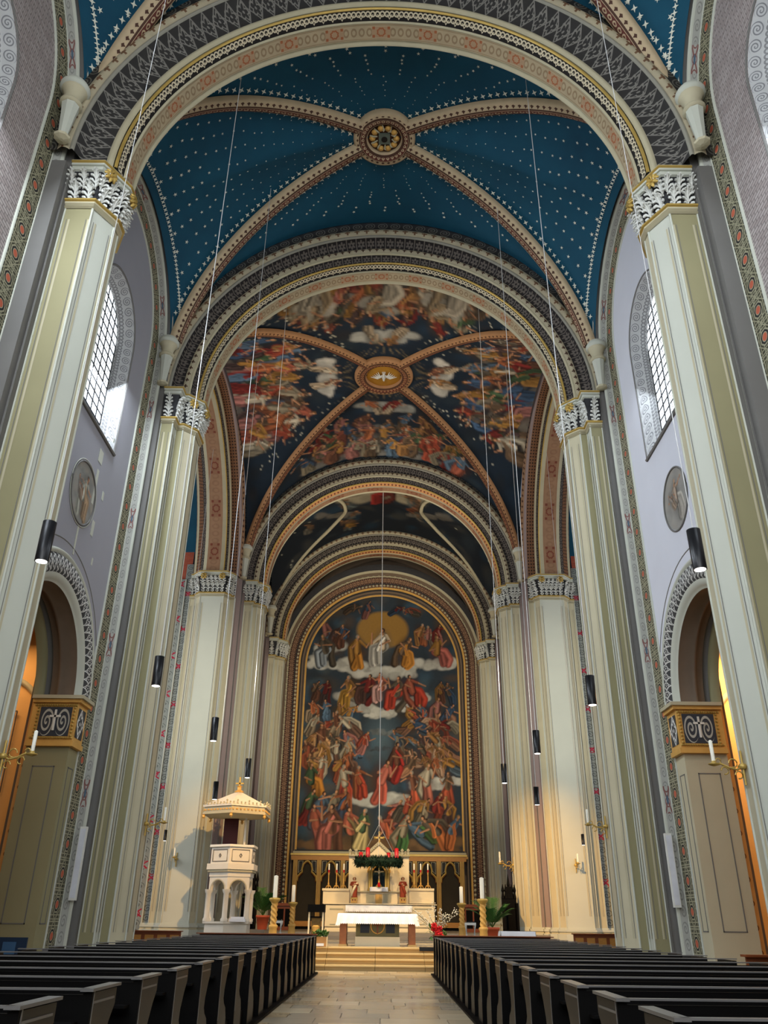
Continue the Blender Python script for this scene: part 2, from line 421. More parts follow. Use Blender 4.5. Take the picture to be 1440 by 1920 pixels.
def star_mesh(mb, p, nrm, size, k=5, ang=0, m=None):
    nrm = nrm.normalized(); a = nrm.cross(Vector((0, 1, 0.01))).normalized(); b = nrm.cross(a)
    pts = []
    for i in range(2 * k):
        r = size * (1 if i % 2 == 0 else .36); t = ang + PI * i / k
        pts.append(p + a * (r * math.cos(t)) + b * (r * math.sin(t)))
    c = p + nrm * size * .12; B = len(mb.v); mb.v += [tuple(c)] + [tuple(q) for q in pts]; kk = mb.mat(m or STARM)
    for i in range(2 * k): mb.f.append([B, B + 1 + i, B + 1 + (i + 1) % (2 * k)]); mb.mi.append(kk); mb.uv.append(None)
def ribs(V, parent_label, mats, rr, edge=True, width=.56, name='vault_rib'):
    """four half-diagonals running from the corbels into the central ring"""
    out = []
    for sx, sy, pos in ((-1, -1, 'near left'), (1, -1, 'near right'), (-1, 1, 'far left'), (1, 1, 'far right')):
        r0 = rr / math.hypot(V.a, V.b); N = 30; pts = []
        for i in range(N + 1):
            r = math.sin(PI / 2 * .985 * (1 - (1 - r0 * .95) * 0) * (i / N)) if False else r0 * .9 + (.985 - r0 * .9) * math.sin(PI / 2 * i / N)
            pts.append(Vector((sx * V.a * r, V.yc + sy * V.b * r, V.rib(r) - .02)))
        rows = []; uv = []; L = 0; w2 = width / 2
        prof = [(-w2, 0), (-w2, .16), (-w2 + .06, .22), (-.12, .24), (-.06, .3), (.06, .3), (.12, .24), (w2 - .06, .22), (w2, .16), (w2, 0)]
        vv = [0, .02, .05, .34, .44, .56, .66, .95, .98, 1]
        stars = MB(); nextstar = 0
        for i, p in enumerate(pts):
            t = (pts[min(i + 1, N)] - pts[max(i - 1, 0)]).normalized(); sd = t.cross(Vector((0, 0, 1))).normalized(); dn = t.cross(sd)
            if dn.z > 0: dn = -dn
            if abs(sd.x) > 0 and sd.y * 1 < 0: sd = -sd
            if i: L += (p - pts[i - 1]).length
            rows.append([p + sd * a + dn * d for a, d in prof]); uv.append([(L, v) for v in vv])
        if edge:
            step = .3
            for sgn in (-1, 1):
                acc = 0
                for i in range(N):
                    seg = (pts[i + 1] - pts[i]).length
                    while acc < seg:
                        p = pts[i].lerp(pts[i + 1], acc / seg); t = (pts[i + 1] - pts[i]).normalized()
                        sd = t.cross(Vector((0, 0, 1))).normalized()
                        q = p + sd * sgn * (w2 + .12); q.z = V.z(q.x, q.y) - .05
                        if abs(q.x) < V.a * .985 and q.z < V.z(q.x, q.y): star_mesh(stars, q, V.normal(q.x, q.y), .115, 4, PI / 4)
                        acc += step
                    acc -= seg
        mb = MB(); mb.grid(rows, mats, uv)
        base = pts[-1]; o = thing(name, '%s, toward the %s corner' % (parent_label, pos), 'vault rib', base)
        rel(mb, base).build('rib_moulding', o, True)
        if edge and stars.v:
            e = rel(stars, base).build('star_border', o); e['kind'] = 'stuff'
        out.append(o)
    return out
def ring(V, label, r0, r1, mats, z=None, y=None):
    z = z or V.zc - .02; y = y or V.yc; o = thing('vault_ring', label, 'vault boss', (0, y, z))
    mb = MB(); prof = [(r1, 0), (r1, -.2), (r1 - .1, -.28), ((r0 + r1) / 2 + .08, -.26), ((r0 + r1) / 2, -.33), ((r0 + r1) / 2 - .08, -.26), (r0 + .1, -.28), (r0, -.2), (r0, .25)]
    vv = [0, .02, .06, .4, .5, .6, .94, .97, 1]; n = 48; rows = []; uv = []
    for j in range(n + 1):
        t = 2 * PI * j / n; rows.append([(r * math.cos(t), r * math.sin(t), d) for r, d in prof]); uv.append([(t * r1, v) for v in vv])
    mb.grid(rows, mats, uv); mb.build('ring_moulding', o, True)
    return o

SIDES = ((-1, 'left'), (1, 'right'))
# floor
mb = MB(); mb.box(-24, 24, -6, 60, -.3, -.02, GREYS); floor = struct('floor', mb)
TILES = [mat('floor_slab_%s' % n, color=C(c), rough=.22, var=.14, nscale=1.7, spec=.5) for n, c in
         (('sand', (178, 160, 130)), ('grey', (158, 146, 124)), ('tan', (166, 146, 114)), ('pale', (188, 172, 142)))]
tm = []
y = -1.0; r = 0
while y < 30.2:
    d = .78; xs = [-1.9]; x = -1.9 + (0.5 if r % 2 else 0.0) + random.uniform(.3, .6)
    while x < 1.7: xs.append(x); x += random.uniform(.75, 1.15)
    xs.append(1.9)
    for i in range(len(xs) - 1):
        if xs[i + 1] - xs[i] < .15: continue
        mb = MB(); g = .008; x0, x1 = xs[i] + g, xs[i + 1] - g; h = random.uniform(-.0015, .0015)
        mb.box(x0, x1, y + g, min(y + d, 30.28) - g, -.05, h, random.choice(TILES))
        mb.build('stone_slab', floor)
    y += d; r += 1
for sx in (-1, 1):
    mb = MB(); mb.box(*sorted((sx * 1.9, sx * 24)), -6, 30.3, -.05, 0.0, GREYS); mb.build('side_paving', floor)

def arch_poly(cy, cz, hw, z0, n=20): return [(cy - hw, z0)] + [(cy - hw * math.cos(PI * i / n), cz + hw * math.sin(PI * i / n)) for i in range(n + 1)] + [(cy + hw, z0)]
def wall_plane(mb, x, outer, holes, m):
    loops = [[Vector((p[0], p[1], 0)) for p in l] for l in [outer] + holes]
    flat = [p for l in loops for p in l]
    for t in tessellate_polygon(loops):
        mb.face([(x, flat[i].x, flat[i].y) for i in t], m, [(flat[i].x, flat[i].y) for i in t])
def clip(poly, hp):
    out = []
    for i in range(len(poly)):
        a, b = poly[i], poly[(i + 1) % len(poly)]; fa, fb = hp(a), hp(b)
        if fa >= 0: out.append(a)
        if (fa >= 0) != (fb >= 0):
            t = fa / (fa - fb); out.append((a[0] + (b[0] - a[0]) * t, a[1] + (b[1] - a[1]) * t))
    return out
XW = 8.9; AR_Z = 7.3; AR_R = 2.62; AR_RO = 3.3; WZ = 19.45
for s, sn_ in SIDES:
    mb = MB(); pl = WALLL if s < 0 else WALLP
    for yc in BAYC:
        # wall with arcade and window openings
        outer = [(yc - 4.6, 0), (yc + 4.6, 0), (yc + 4.6, 25.2), (yc - 4.6, 25.2)]
        # arcade opening reaches the floor: build left and right of it separately
        hw = AR_R
        low = [(yc - 4.6, 0), (yc - hw, 0)] + [(yc - hw * math.cos(PI * i / 24), AR_Z + hw * math.sin(PI * i / 24)) for i in range(25)] + [(yc + hw, 0), (yc + 4.6, 0), (yc + 4.6, 25.2), (yc - 4.6, 25.2)]
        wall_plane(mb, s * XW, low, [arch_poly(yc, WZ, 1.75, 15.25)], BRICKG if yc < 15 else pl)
        # window reveal
        A = arch_poly(yc, WZ, 1.75, 15.25, 24); B = arch_poly(yc, WZ, 1.4, 16.15, 24); dd = [0]
        for i in range(len(A) - 1): dd.append(dd[-1] + math.dist(A[i], A[i + 1]))
        Mid = [((a[0] + b[0]) / 2, (a[1] + b[1]) / 2) for a, b in zip(A, B)]
        mb.grid([[(s * XW, *p) for p in A], [(s * (XW + .27), *p) for p in Mid]], OR_WIN, [[(d, 0) for d in dd], [(d, 1) for d in dd]])
        mb.grid([[(s * (XW + .27), *p) for p in Mid], [(s * (XW + .55), *p) for p in B]], OR_WIN2, [[(d, 0) for d in dd], [(d, 1) for d in dd]])
        mb.face([(s * XW, *A[0]), (s * XW, *A[-1]), (s * (XW + .55), *B[-1]), (s * (XW + .55), *B[0])], pl)
    for yc in (5.7, 16.07):
        pass
    wl = struct('wall_' + sn_, mb)
    # window outer moulding line, sill
    for k, yc in enumerate(BAYC[1:]):
        m2 = MB()
        P = arch_poly(yc, WZ, 1.8, 15.2, 28)
        m2.tube([(s * (XW - .01), a, b) for a, b in P], .035, GREYP, 6); m2.tube([(s * (XW - .03), yc - 1.8, 15.22), (s * (XW - .03), yc + 1.8, 15.22)], .06, GREYP, 6)
        m2.build('window_surround', wl)
    # windows
    for k, yc in enumerate(BAYC):
        wd = thing('window_%d' % (k * 2 + (1 if s < 0 else 2)), None, None, (s * (XW + .5), yc, 16.15)); wd['kind'] = 'structure'
        base = wd.location.copy(); bars = MB(); ncol, nrow = 6, 13; z1 = WZ + 1.4; dz = (z1 - 16.15) / nrow; dy = 2.8 / ncol
        hps = [lambda p, t=t: (1.4 * math.cos(PI / 40) - ((p[0]) * math.cos(t) + (p[1] - WZ) * math.sin(t))) for t in [PI * q / 20 for q in range(0, 21)]]
        for i in range(ncol):
            for j in range(nrow):
                poly = [(-1.4 + i * dy + .012, 16.15 + j * dz + .012), (-1.4 + (i + 1) * dy - .012, 16.15 + j * dz + .012), (-1.4 + (i + 1) * dy - .012, 16.15 + (j + 1) * dz - .012), (-1.4 + i * dy + .012, 16.15 + (j + 1) * dz - .012)]
                if poly[2][1] > WZ:
                    for h in hps: poly = clip(poly, h)
                if len(poly) < 3: continue
                p3 = MB(); q0 = [(s * -.0, a, b - 16.15) for a, b in poly]; q1 = [(s * .03, a, b - 16.15) for a, b in poly]
                p3.face(q0, GLASS); p3.face(q1, GLASS); p3.grid([q0 + [q0[0]], q1 + [q1[0]]], GLASS)
                if k: p3.build('pane', wd)
                else: bars.v += []; 
                if not k: p3.build('pane', wd)
        for i in range(ncol + 1):
            y = -1.4 + i * dy; zt = WZ + math.sqrt(max(0, 1.96 - y * y)) - 16.15
            bars.box(*sorted((-s * .03, s * .02)), y - .014, y + .014, 0, zt, BLACK)
        for j in range(nrow + 1):
            z = 16.15 + j * dz; hw2 = 1.4 if z < WZ else math.sqrt(max(0, 1.96 - (z - WZ) ** 2))
            if hw2 > .05: bars.box(*sorted((-s * .03, s * .02)), -hw2, hw2, z - 16.15 - .014, z - 16.15 + .014, BLACK)
        for i in range(ncol):
            for j in range(nrow):          # small lozenge leads inside each light
                cy_, cz_ = -1.4 + (i + .5) * dy, (j + .5) * dz
                if (cz_ + 16.15 > WZ) and cy_ ** 2 + (cz_ + 16.15 - WZ) ** 2 > 1.5: continue
                bars.box(*sorted((-s * .012, 0)), cy_ - .008, cy_ + .008, cz_ - .07, cz_ + .07, GREYP)
                bars.box(*sorted((-s * .012, 0)), cy_ - .06, cy_ + .06, cz_ + .1, cz_ + .112, GREYP)
        bars.build('glazing_bars', wd)
    # arcade arches: jamb pilasters, intrados, foliage ring
    for k, yc in enumerate(BAYC[1:]):
        pos = 'nearest the camera' if k == 0 else 'beside the second pier'
        a = thing('arcade_arch', 'round aisle arch with white foliage ring in the %s wall, %s' % (sn_, pos), 'arch', (s * XW, yc, 0)); a0 = a.location.copy()
        def part(nm, prof, m, **kw):
            q = MB(); sweep_arch(q, prof, m, (s * XW, yc, AR_Z), (0, 1, 0), (s, 0, 0), n=40, **kw); return rel(q, a0).build(nm, a, True)
        part('foliage_ring', [(AR_RO, -.02), (AR_RO - .06, -.09), (AR_R + .2, -.09), (AR_R + .14, -.04)], OR_FOL)
        part('outer_moulding', rollp(AR_RO + .16, -.0, AR_RO, -.02, .08), LIGHT)
        part('inner_moulding', [(AR_R + .14, -.04), (AR_R, -.03), (AR_R - .04, .05), (AR_R - .12, .1)], LIGHT)
        part('line_moulding', rollp(AR_RO + .5, -.0, AR_RO + .46, -.0, .02, 3), GREYP)
        part('intrados', [(AR_R - .12, .1), (AR_R - .12, .5), (AR_R - .2, .52), (AR_R - .2, .6), (AR_R - .12, .62), (AR_R - .12, .82)], BROWNI)
        part('intrados_roll', rollp(AR_R - .12, .82, AR_R - .12, .98, .08), GREYP)
        part('inner_order', [(AR_R - .12, .98), (AR_R - .3, 1.0), (AR_R - .3, 1.24)], OLIVE)
        for q, yn in ((-1, 'near'), (1, 'far')):
            yj = yc + q * AR_R; x0, x1 = sorted((s * (XW - .04), s * (XW + 1.2)))
            j = MB(); y0, y1 = sorted((yj - q * .1, yj + q * .62))
            j.box(x0, x1, y0, y1, .55, 5.9, OLIVE if s < 0 else STONE)
            o = rel(j, a0).build('jamb_pilaster', a)
            j = MB(); fy = yj - q * .11          # sunk panel lines on the reveal face
            xa, xb = sorted((s * (XW + .28), s * (XW + .92)))
            for bx in ((xa, xb, 1.3, 1.33), (xa, xb, 5.3, 5.33), (xa, xa + .03, 1.3, 5.33), (xb - .03, xb, 1.3, 5.33)):
                j.box(bx[0], bx[1], *sorted((fy, fy + q * .02)), bx[2], bx[3], GREYP)
            xs_ = s * (XW - .05); yy = sorted((yj + q * .08, yj + q * .48))
            for (u0, u1, v0, v1) in ((yy[0], yy[1], 1.3, 1.33), (yy[0], yy[1], 5.3, 5.33), (yy[0], yy[0] + .03, 1.3, 5.33), (yy[1] - .03, yy[1], 1.3, 5.33)):
                j.box(*sorted((xs_, xs_ + s * .02)), u0, u1, v0, v1, GREYP)
            rel(j, a0).build('panel_lines', a)
            j = MB(); e = .12
            for (z0, z1, g) in ((0, .3, .2), (.3, .42, .15), (.42, .55, .08)):
                j.box(x0 - g if s > 0 else x0, x1 if s > 0 else x1 + g, y0 - (g if q > 0 else 0), y1 + (g if q < 0 else 0), z0, z1, LIGHT)
            rel(j, a0).build('jamb_base', a)
            # impost capital: rope frame, arabesque panel
            j = MB(); F0 = yj - q * .2
            ys = sorted((F0, yj + q * .62)); xo = s * (XW - .12); xi = s * (XW + 1.2)
            j.box(*sorted((xo, xi)), ys[0], ys[1], 6.0, 7.1, GOLDP)
            j.box(*sorted((xo - s * .1, xi)), ys[0] - .1 * (q > 0), ys[1] + .1 * (q < 0), 7.1, 7.2, GOLDP); j.box(*sorted((xo - s * .18, xi)), ys[0] - .18 * (q > 0), ys[1] + .18 * (q < 0), 7.2, 7.3, CREAM)
            j.box(*sorted((xo - s * .05, xi)), ys[0] - .05 * (q > 0), ys[1] + .05 * (q < 0), 5.86, 6.0, GOLDP)
            rel(j, a0).build('impost_capital', a)
            j = MB(); f = F0 - q * .012
            j.face([(xo + s * .14, f, 6.14), (xi - s * .25, f, 6.14), (xi - s * .25, f, 6.98), (xo + s * .14, f, 6.98)], OR_ARAB, [(.0, 0), (1.44, 0), (1.44, 1), (.0, 1)])
            cxm = (xo + xi - s * .11) / 2
            j.box(cxm - .03, cxm + .03, *sorted((f, f - q * .03)), 6.3, 6.9, WHITEO); j.box(cxm - .16, cxm + .16, *sorted((f, f - q * .03)), 6.68, 6.74, WHITEO)
            xx = xo - s * .012
            j.face([(xx, ys[0] + .12, 6.14), (xx, ys[1] - .12, 6.14), (xx, ys[1] - .12, 6.98), (xx, ys[0] + .12, 6.98)], OR_FOL, [(0, 0), (.3, 0), (.3, 1), (0, 1)])
            rel(j, a0).build('ornament_panel', a)
            j = MB()
            for zz in (6.09, 7.03):
                for i in range(18): j.bead(xo + (xi - xo) * (i + .5) / 19, F0 - q * .02, zz, GOLD)
            for xx in (xo + s * .07, xi - s * .18):
                for i in range(9): j.bead(xx, F0 - q * .02, 6.16 + .1 * i, GOLD)
            o = rel(j, a0).build('rope_moulding', a); o['kind'] = 'stuff'
    # wall-arch bands (octagon pattern, mosaic) running down both ends of the bay to the floor
    for k, yc in enumerate(BAYC[1:]):
        pos = 'first bay' if k == 0 else 'second bay'
        a = thing('wall_arch', 'tall patterned wall arch around the %s window on the %s' % ('nearest' if k == 0 else 'second', sn_), 'arch', (s * XW, yc, .7)); a0 = a.location.copy()
        def part(nm, prof, m):
            q = MB(); sweep_arch(q, [(r, s * d * s) for r, d in prof], m, (s * XW, yc, 20.9), (0, 1, 0), (s, 0, 0), stem=20.2, n=44); return rel(q, a0).build(nm, a, True)
        part('edge_line', [(3.3, -.0), (3.3, -.05), (3.36, -.05)], LIGHT)
        part('octagon_band', [(3.36, -.05), (4.0, -.07)], OR_OCT)
        part('inner_roll', rollp(4.0, -.06, 4.05, -.08, .03), LIGHT)
        part('mosaic_band', [(4.05, -.08), (4.1, -.27)], OR_MOS)
        part('outer_roll', rollp(4.1, -.27, 4.2, -.34, .05), LIGHT)
        part('dark_pilaster', [(4.2, -.34), (4.28, -.34), (4.28, -.52)], GREYP)
        part('shaft_roll', rollp(4.28, -.48, 4.38, -.52, .04), LIGHT)

# ---------------------------------------------------------------- nave vaults with stars
VAULTS = [Vault(yc, 4.35) for yc in BAYC]
for k, V in enumerate(VAULTS):
    mb, g = vault_mesh(V, 56, BLUE); o = struct('ceiling' if k == 2 else 'ceiling', mb, smooth=True)
    if k == 0: continue
    st = MB(); n = 20
    for ri in range(1, n + 1):
        q = .14 + .84 * (ri / n) ** .9; sc = .016 + .085 * q ** 2.2; per = int(10 + 22 * q)
        for side in range(4):
            m_ = int(7 + 5 * q)
            for i in range(m_):
                t = -1 + 2 * (i + .5) / m_
                x, y = ((t * q, -q), (q, t * q), (-t * q, q), (-q, -t * q))[side]
                if abs(abs(x) - abs(y)) < .07 + .05 * (1 - q): continue
                x *= V.a * .97; y = V.yc + y * V.b * .96
                if side in (0, 2) and q > .9: continue
                p = Vector((x + random.uniform(-.05, .05), y + random.uniform(-.05, .05), 0)); p.z = V.z(p.x, p.y) - .05
                star_mesh(st, p, V.normal(p.x, p.y), sc, 5, random.random())
    # border of crosses along the wall arches
    for s in (-1, 1):
        for i in range(70):
            t = PI * (i + .5) / 70; y = V.yc + V.b * .93 * math.cos(t); x = s * (V.a * .965)
            p = Vector((x, y, V.z(x, y) - .05)); star_mesh(st, p, V.normal(x, y), .1, 4, PI / 4)
    so = st.build('painted_star', o); so['kind'] = 'stuff'
    lab = ('patterned rib of the second blue starred vault' if k == 2 else 'patterned rib of the nearest blue starred vault')
    ribs(V, lab, OR_RIB, 1.1)
    rg = ring(V, 'round ornamental boss with dark oculus in the %s blue vault' % ('second' if k == 2 else 'nearest'), .66, 1.2, OR_RIB)
    q = MB(); q.lathe([(.7, -.03), (.66, -.05), (.3, -.08), (.01, -.08)], mat('boss_ground', color=C((70, 40, 24)), var=.3), n=28); q.build('boss_recess', rg, True)
    q = MB()
    for i in range(10):
        t = 2 * PI * i / 10; b_ = len(q.v); q.lathe([(.01, -.22), (.11, -.18), (.13, -.13), (.01, -.08)], GOLDP, .46 * math.cos(t), .46 * math.sin(t), 8)
        q.tube([(.3 * math.cos(t + .2), .3 * math.sin(t + .2), -.1), (.42 * math.cos(t + .3), .42 * math.sin(t + .3), -.2), (.56 * math.cos(t + .15), .56 * math.sin(t + .15), -.1)], .035, CREAM, 6)
    o2 = q.build('gilded_foliage', rg, True); o2['kind'] = 'stuff'
    q = MB(); q.box(-.22, .22, -.22, .22, -.2, -.1, mat('boss_plate', color=C((96, 104, 92)))); q.lathe([(.12, -.22), (.12, -.2)], BLACK, n=20); q.build('oculus_plate', rg)

# ---------------------------------------------------------------- transverse arches
def tarch(Yf, label, rich=True, dim=False, zc=ZC, dr=0):
    a = thing('transverse_arch', label, 'arch', (0, Yf, zc)); a0 = a.location.copy()
    def part(nm, prof, m):
        q = MB(); sweep_arch(q, [(r + dr, Yf + d - a0.y) for r, d in prof], m, (0, 0, 0), (1, 0, 0), (0, 1, 0), n=72); return q.build(nm, a, True)
    soff = TA_ROS if dim else OR_ROS; ch = OR_RED if dim else OR_CHAIN
    part('scroll_band', [(9.1, -.42), (8.64, -.48)], OR_SCROLL)
    part('cross_moulding', [(8.64, -.48)] + rollp(8.6, -.5, 8.34, -.52, .06) + [(8.32, -.48)], OR_CROSS)
    part('grey_roll', rollp(8.32, -.48, 8.2, -.42, .06), ROLLG)
    if rich:
        part('flower_band', [(8.2, -.44), (8.14, -.16), (7.84, -.12)], OR_FLOW)
        part('square_moulding', rollp(7.84, -.16, 7.62, -.16, .06), OR_SQ); part('thin_roll', rollp(7.62, -.16, 7.52, -.1, .05), CREAM)
        part('dark_band', [(7.52, -.1), (7.46, .1), (7.27, .12)], OR_FLOW)
    else:
        part('leaf_band', [(8.2, -.44), (8.08, -.12), (7.5, .02)], OR_LEAF); part('thin_roll', rollp(7.5, .02, 7.32, .08, .06), CREAM)
    part('gilt_fillet', rollp(7.29, .08, 7.21, .12, .03), GOLD)
    part('chain_band', [(7.21, .12), (7.13, .42)], ch)
    part('edge_roll', rollp(7.13, .42, 7.1, .5, .05), CREAM)
    part('rosette_soffit', [(7.1, .5), (7.1, 1.02)], soff)
    part('far_roll', rollp(7.1, 1.02, 7.1, 1.16, .05) + [(7.1, 1.22)], CREAM)
    part('back_face', [(7.1, 1.22), (7.3, 1.3), (8.1, 1.45), (9.1, 1.9), (10.6, 2.0)], CREAM)
    part('upper_closure', [(10.6, -.44), (9.1, -.42)], OR_SCROLL)
    return a
tarch(15.2, 'widest painted arch crossing the nave at the top of the picture', rich=False)
tarch(5.0, 'painted arch over the nave above the camera', rich=False)
tarch(26.15, 'painted arch between the starred blue vault and the frescoed crossing')
tarch(45.75, 'brown painted arch between the crossing and the choir', dim=True)
tarch(56.45, 'innermost painted arch in front of the altar wall', dim=True)

# ---------------------------------------------------------------- painter for the frescoes
class Canvas:
    def __init__(s, x0, x1, y0, y1, res, col):
        s.x0, s.y0, s.res = x0, y0, res; s.w = int((x1 - x0) * res); s.h = int((y1 - y0) * res)
        s.a = np.zeros((s.h, s.w, 3)) + np.array(C(col))
    def blob(s, x, y, rx, ry, ang, col, al=1, soft=.25):
        R = max(rx, ry) * 1.3; i0 = max(0, int((x - R - s.x0) * s.res)); i1 = min(s.w, int((x + R - s.x0) * s.res) + 2)
        j0 = max(0, int((y - R - s.y0) * s.res)); j1 = min(s.h, int((y + R - s.y0) * s.res) + 2)
        if i1 <= i0 or j1 <= j0: return
        X, Y = np.meshgrid(np.arange(i0, i1) / s.res + s.x0 - x, np.arange(j0, j1) / s.res + s.y0 - y); c, n = math.cos(ang), math.sin(ang)
        d = np.sqrt(((X * c + Y * n) / rx) ** 2 + ((-X * n + Y * c) / ry) ** 2); m = np.clip((1.05 - d) / soft, 0, 1)[..., None] * al
        s.a[j0:j1, i0:i1] = s.a[j0:j1, i0:i1] * (1 - m) + np.array(col) * m
    def cloud(s, x, y, L, h, ang=0, col=(190, 188, 176), al=.9):
        c0 = np.array(C(col))
        for i in range(int(10 + 6 * L)):
            t = random.uniform(-.5, .5); o = random.uniform(-.4, .4) * h
            px, py = x + t * L * math.cos(ang) - o * math.sin(ang), y + t * L * math.sin(ang) + o * math.cos(ang)
            s.blob(px, py, h * random.uniform(.4, .7), h * random.uniform(.3, .5), ang, c0 * random.uniform(.55, 1.05), al, .5)
    def stroke(s, pts, w0, w1, col, al=1, fold=4.0):
        """a rounded brush stroke along a polyline, modelled like painted drapery"""
        pts = [np.array(p, float) for p in pts]; W = max(w0, w1) * 1.2
        xs = [p[0] for p in pts]; ys = [p[1] for p in pts]
        i0 = max(0, int((min(xs) - W - s.x0) * s.res)); i1 = min(s.w, int((max(xs) + W - s.x0) * s.res) + 2)
        j0 = max(0, int((min(ys) - W - s.y0) * s.res)); j1 = min(s.h, int((max(ys) + W - s.y0) * s.res) + 2)
        if i1 <= i0 or j1 <= j0: return
        X, Y = np.meshgrid(np.arange(i0, i1) / s.res + s.x0, np.arange(j0, j1) / s.res + s.y0)
        best = np.full(X.shape, 9.); sd = np.zeros(X.shape); L = len(pts) - 1; ph = random.uniform(0, 6)
        for k in range(L):
            a, b = pts[k], pts[k + 1]; d = b - a; q = max(1e-6, d @ d); t = np.clip(((X - a[0]) * d[0] + (Y - a[1]) * d[1]) / q, 0, 1)
            px, py = X - a[0] - t * d[0], Y - a[1] - t * d[1]; wd = w0 + (w1 - w0) * (k + t) / L; r = np.sqrt(px * px + py * py) / wd
            sg = np.sign(px * -d[1] + py * d[0]) * r; m = r < best; best = np.where(m, r, best); sd = np.where(m, sg, sd)
        m = (np.clip((1.05 - best) / .22, 0, 1) * al)[..., None]
        sh = .78 + .34 * np.clip(sd, -1, 1) + (.30 * np.sin(sd * fold + ph) if fold else 0) - .25 * best ** 3
        s.a[j0:j1, i0:i1] = s.a[j0:j1, i0:i1] * (1 - m) + np.clip(sh, .12, 1.6)[..., None] * np.array(col) * m
    def figure(s, x, y, h, ang, c1, c2, seated=False, dimm=1.0):
        """a robed figure of height h; ang = direction of its head"""
        ux, uy = math.cos(ang), math.sin(ang); vx, vy = -uy, ux; c1 = np.array(C(c1)) * dimm; c2 = np.array(C(c2)) * dimm; sk = np.array(C((184, 132, 96))) * dimm
        fl = random.choice((-1, 1)); P = lambda a, b: (x + ux * a * h + vx * b * h * fl, y + uy * a * h + vy * b * h * fl); J = lambda k=.03: random.uniform(-k, k)
        s.blob(x, y, .5 * h, .28 * h, ang, c1 * .12, .55, .6)
        ln = random.uniform(-.06, .14); sh = P(.27 + J(), ln); hip = P(.0, 0)
        if random.random() < .6: s.stroke([P(.3, ln - .04), P(.1, -.16 + J(.06)), P(-.2, -.2 + J(.08)), P(-.42, -.12 + J(.1))], .05 * h, .11 * h, c2 * .8, 1, 5)
        if seated: s.stroke([hip, P(-.06, .2 + J()), P(-.3, .24 + J(.05)), P(-.42, .2)], .13 * h, .11 * h, c1, 1, 5); s.stroke([P(.0, -.05), P(-.12, .1), P(-.38, .08 + J())], .11 * h, .1 * h, c1 * .65, 1, 6)
        else:
            s.stroke([P(0, -.03), P(-.22, -.05 + J(.05)), P(-.47, -.08 + J(.08))], .1 * h, .12 * h, c1 * .75, 1, 7); s.stroke([hip, P(-.2, .06 + J(.05)), P(-.46, .05 + J(.08))], .1 * h, .1 * h, c1, 1, 5)
        s.stroke([P(-.04, 0), P(.12, ln * .5), P(.27, ln)], .1 * h, .095 * h, c2, 1, 4)
        if random.random() < .5: s.stroke([P(.27, ln - .07), P(.1, .05), P(-.08, .12)], .035 * h, .05 * h, c1 * 1.15, 1, 3)
        e1 = P(.16 + J(.1), .2 + J(.06)); s.stroke([P(.26, ln + .06), e1], .045 * h, .035 * h, c2 * .9, 1, 0); s.stroke([e1, P(.2 + J(.16), .32 + J(.08))], .026 * h, .018 * h, sk, 1, 0)
        e2 = P(.14 + J(.08), -.13 + J(.05)); s.stroke([P(.26, ln - .07), e2], .045 * h, .035 * h, c2 * .8, 1, 0); s.stroke([e2, P(.08 + J(.12), .02 + J(.08))], .026 * h, .018 * h, sk * .85, 1, 0)
        s.stroke([P(.3, ln), P(.35, ln + .01)], .035 * h, .03 * h, sk * .8, 1, 0)
        s.blob(*P(.395, ln + .005), .062 * h, .055 * h, ang, np.array(C(random.choice(((50, 32, 20), (96, 66, 34), (34, 26, 22), (120, 96, 60), (130, 124, 110))))) * dimm, 1, .3); s.blob(*P(.385, ln + .025), .04 * h, .03 * h, ang, sk * 1.05, 1, .35)
    def sample(s, X, Y):
        i = np.clip((X - s.x0) * s.res - .5, 0, s.w - 1.001); j = np.clip((Y - s.y0) * s.res - .5, 0, s.h - 1.001)
        i0 = i.astype(int); j0 = j.astype(int); fx = (i - i0)[:, None]; fy = (j - j0)[:, None]; a = s.a
        return (a[j0, i0] * (1 - fx) + a[j0, i0 + 1] * fx) * (1 - fy) + (a[j0 + 1, i0] * (1 - fx) + a[j0 + 1, i0 + 1] * fx) * fy
ROBES = [(150, 66, 44), (160, 86, 64), (166, 120, 56), (146, 104, 58), (58, 80, 104), (84, 106, 124), (66, 88, 58), (122, 40, 34), (176, 164, 140), (160, 104, 94), (104, 82, 60), (142, 130, 106), (76, 58, 54), (164, 94, 56), (110, 70, 50), (90, 80, 66)]
def rc(): return random.choice(ROBES)

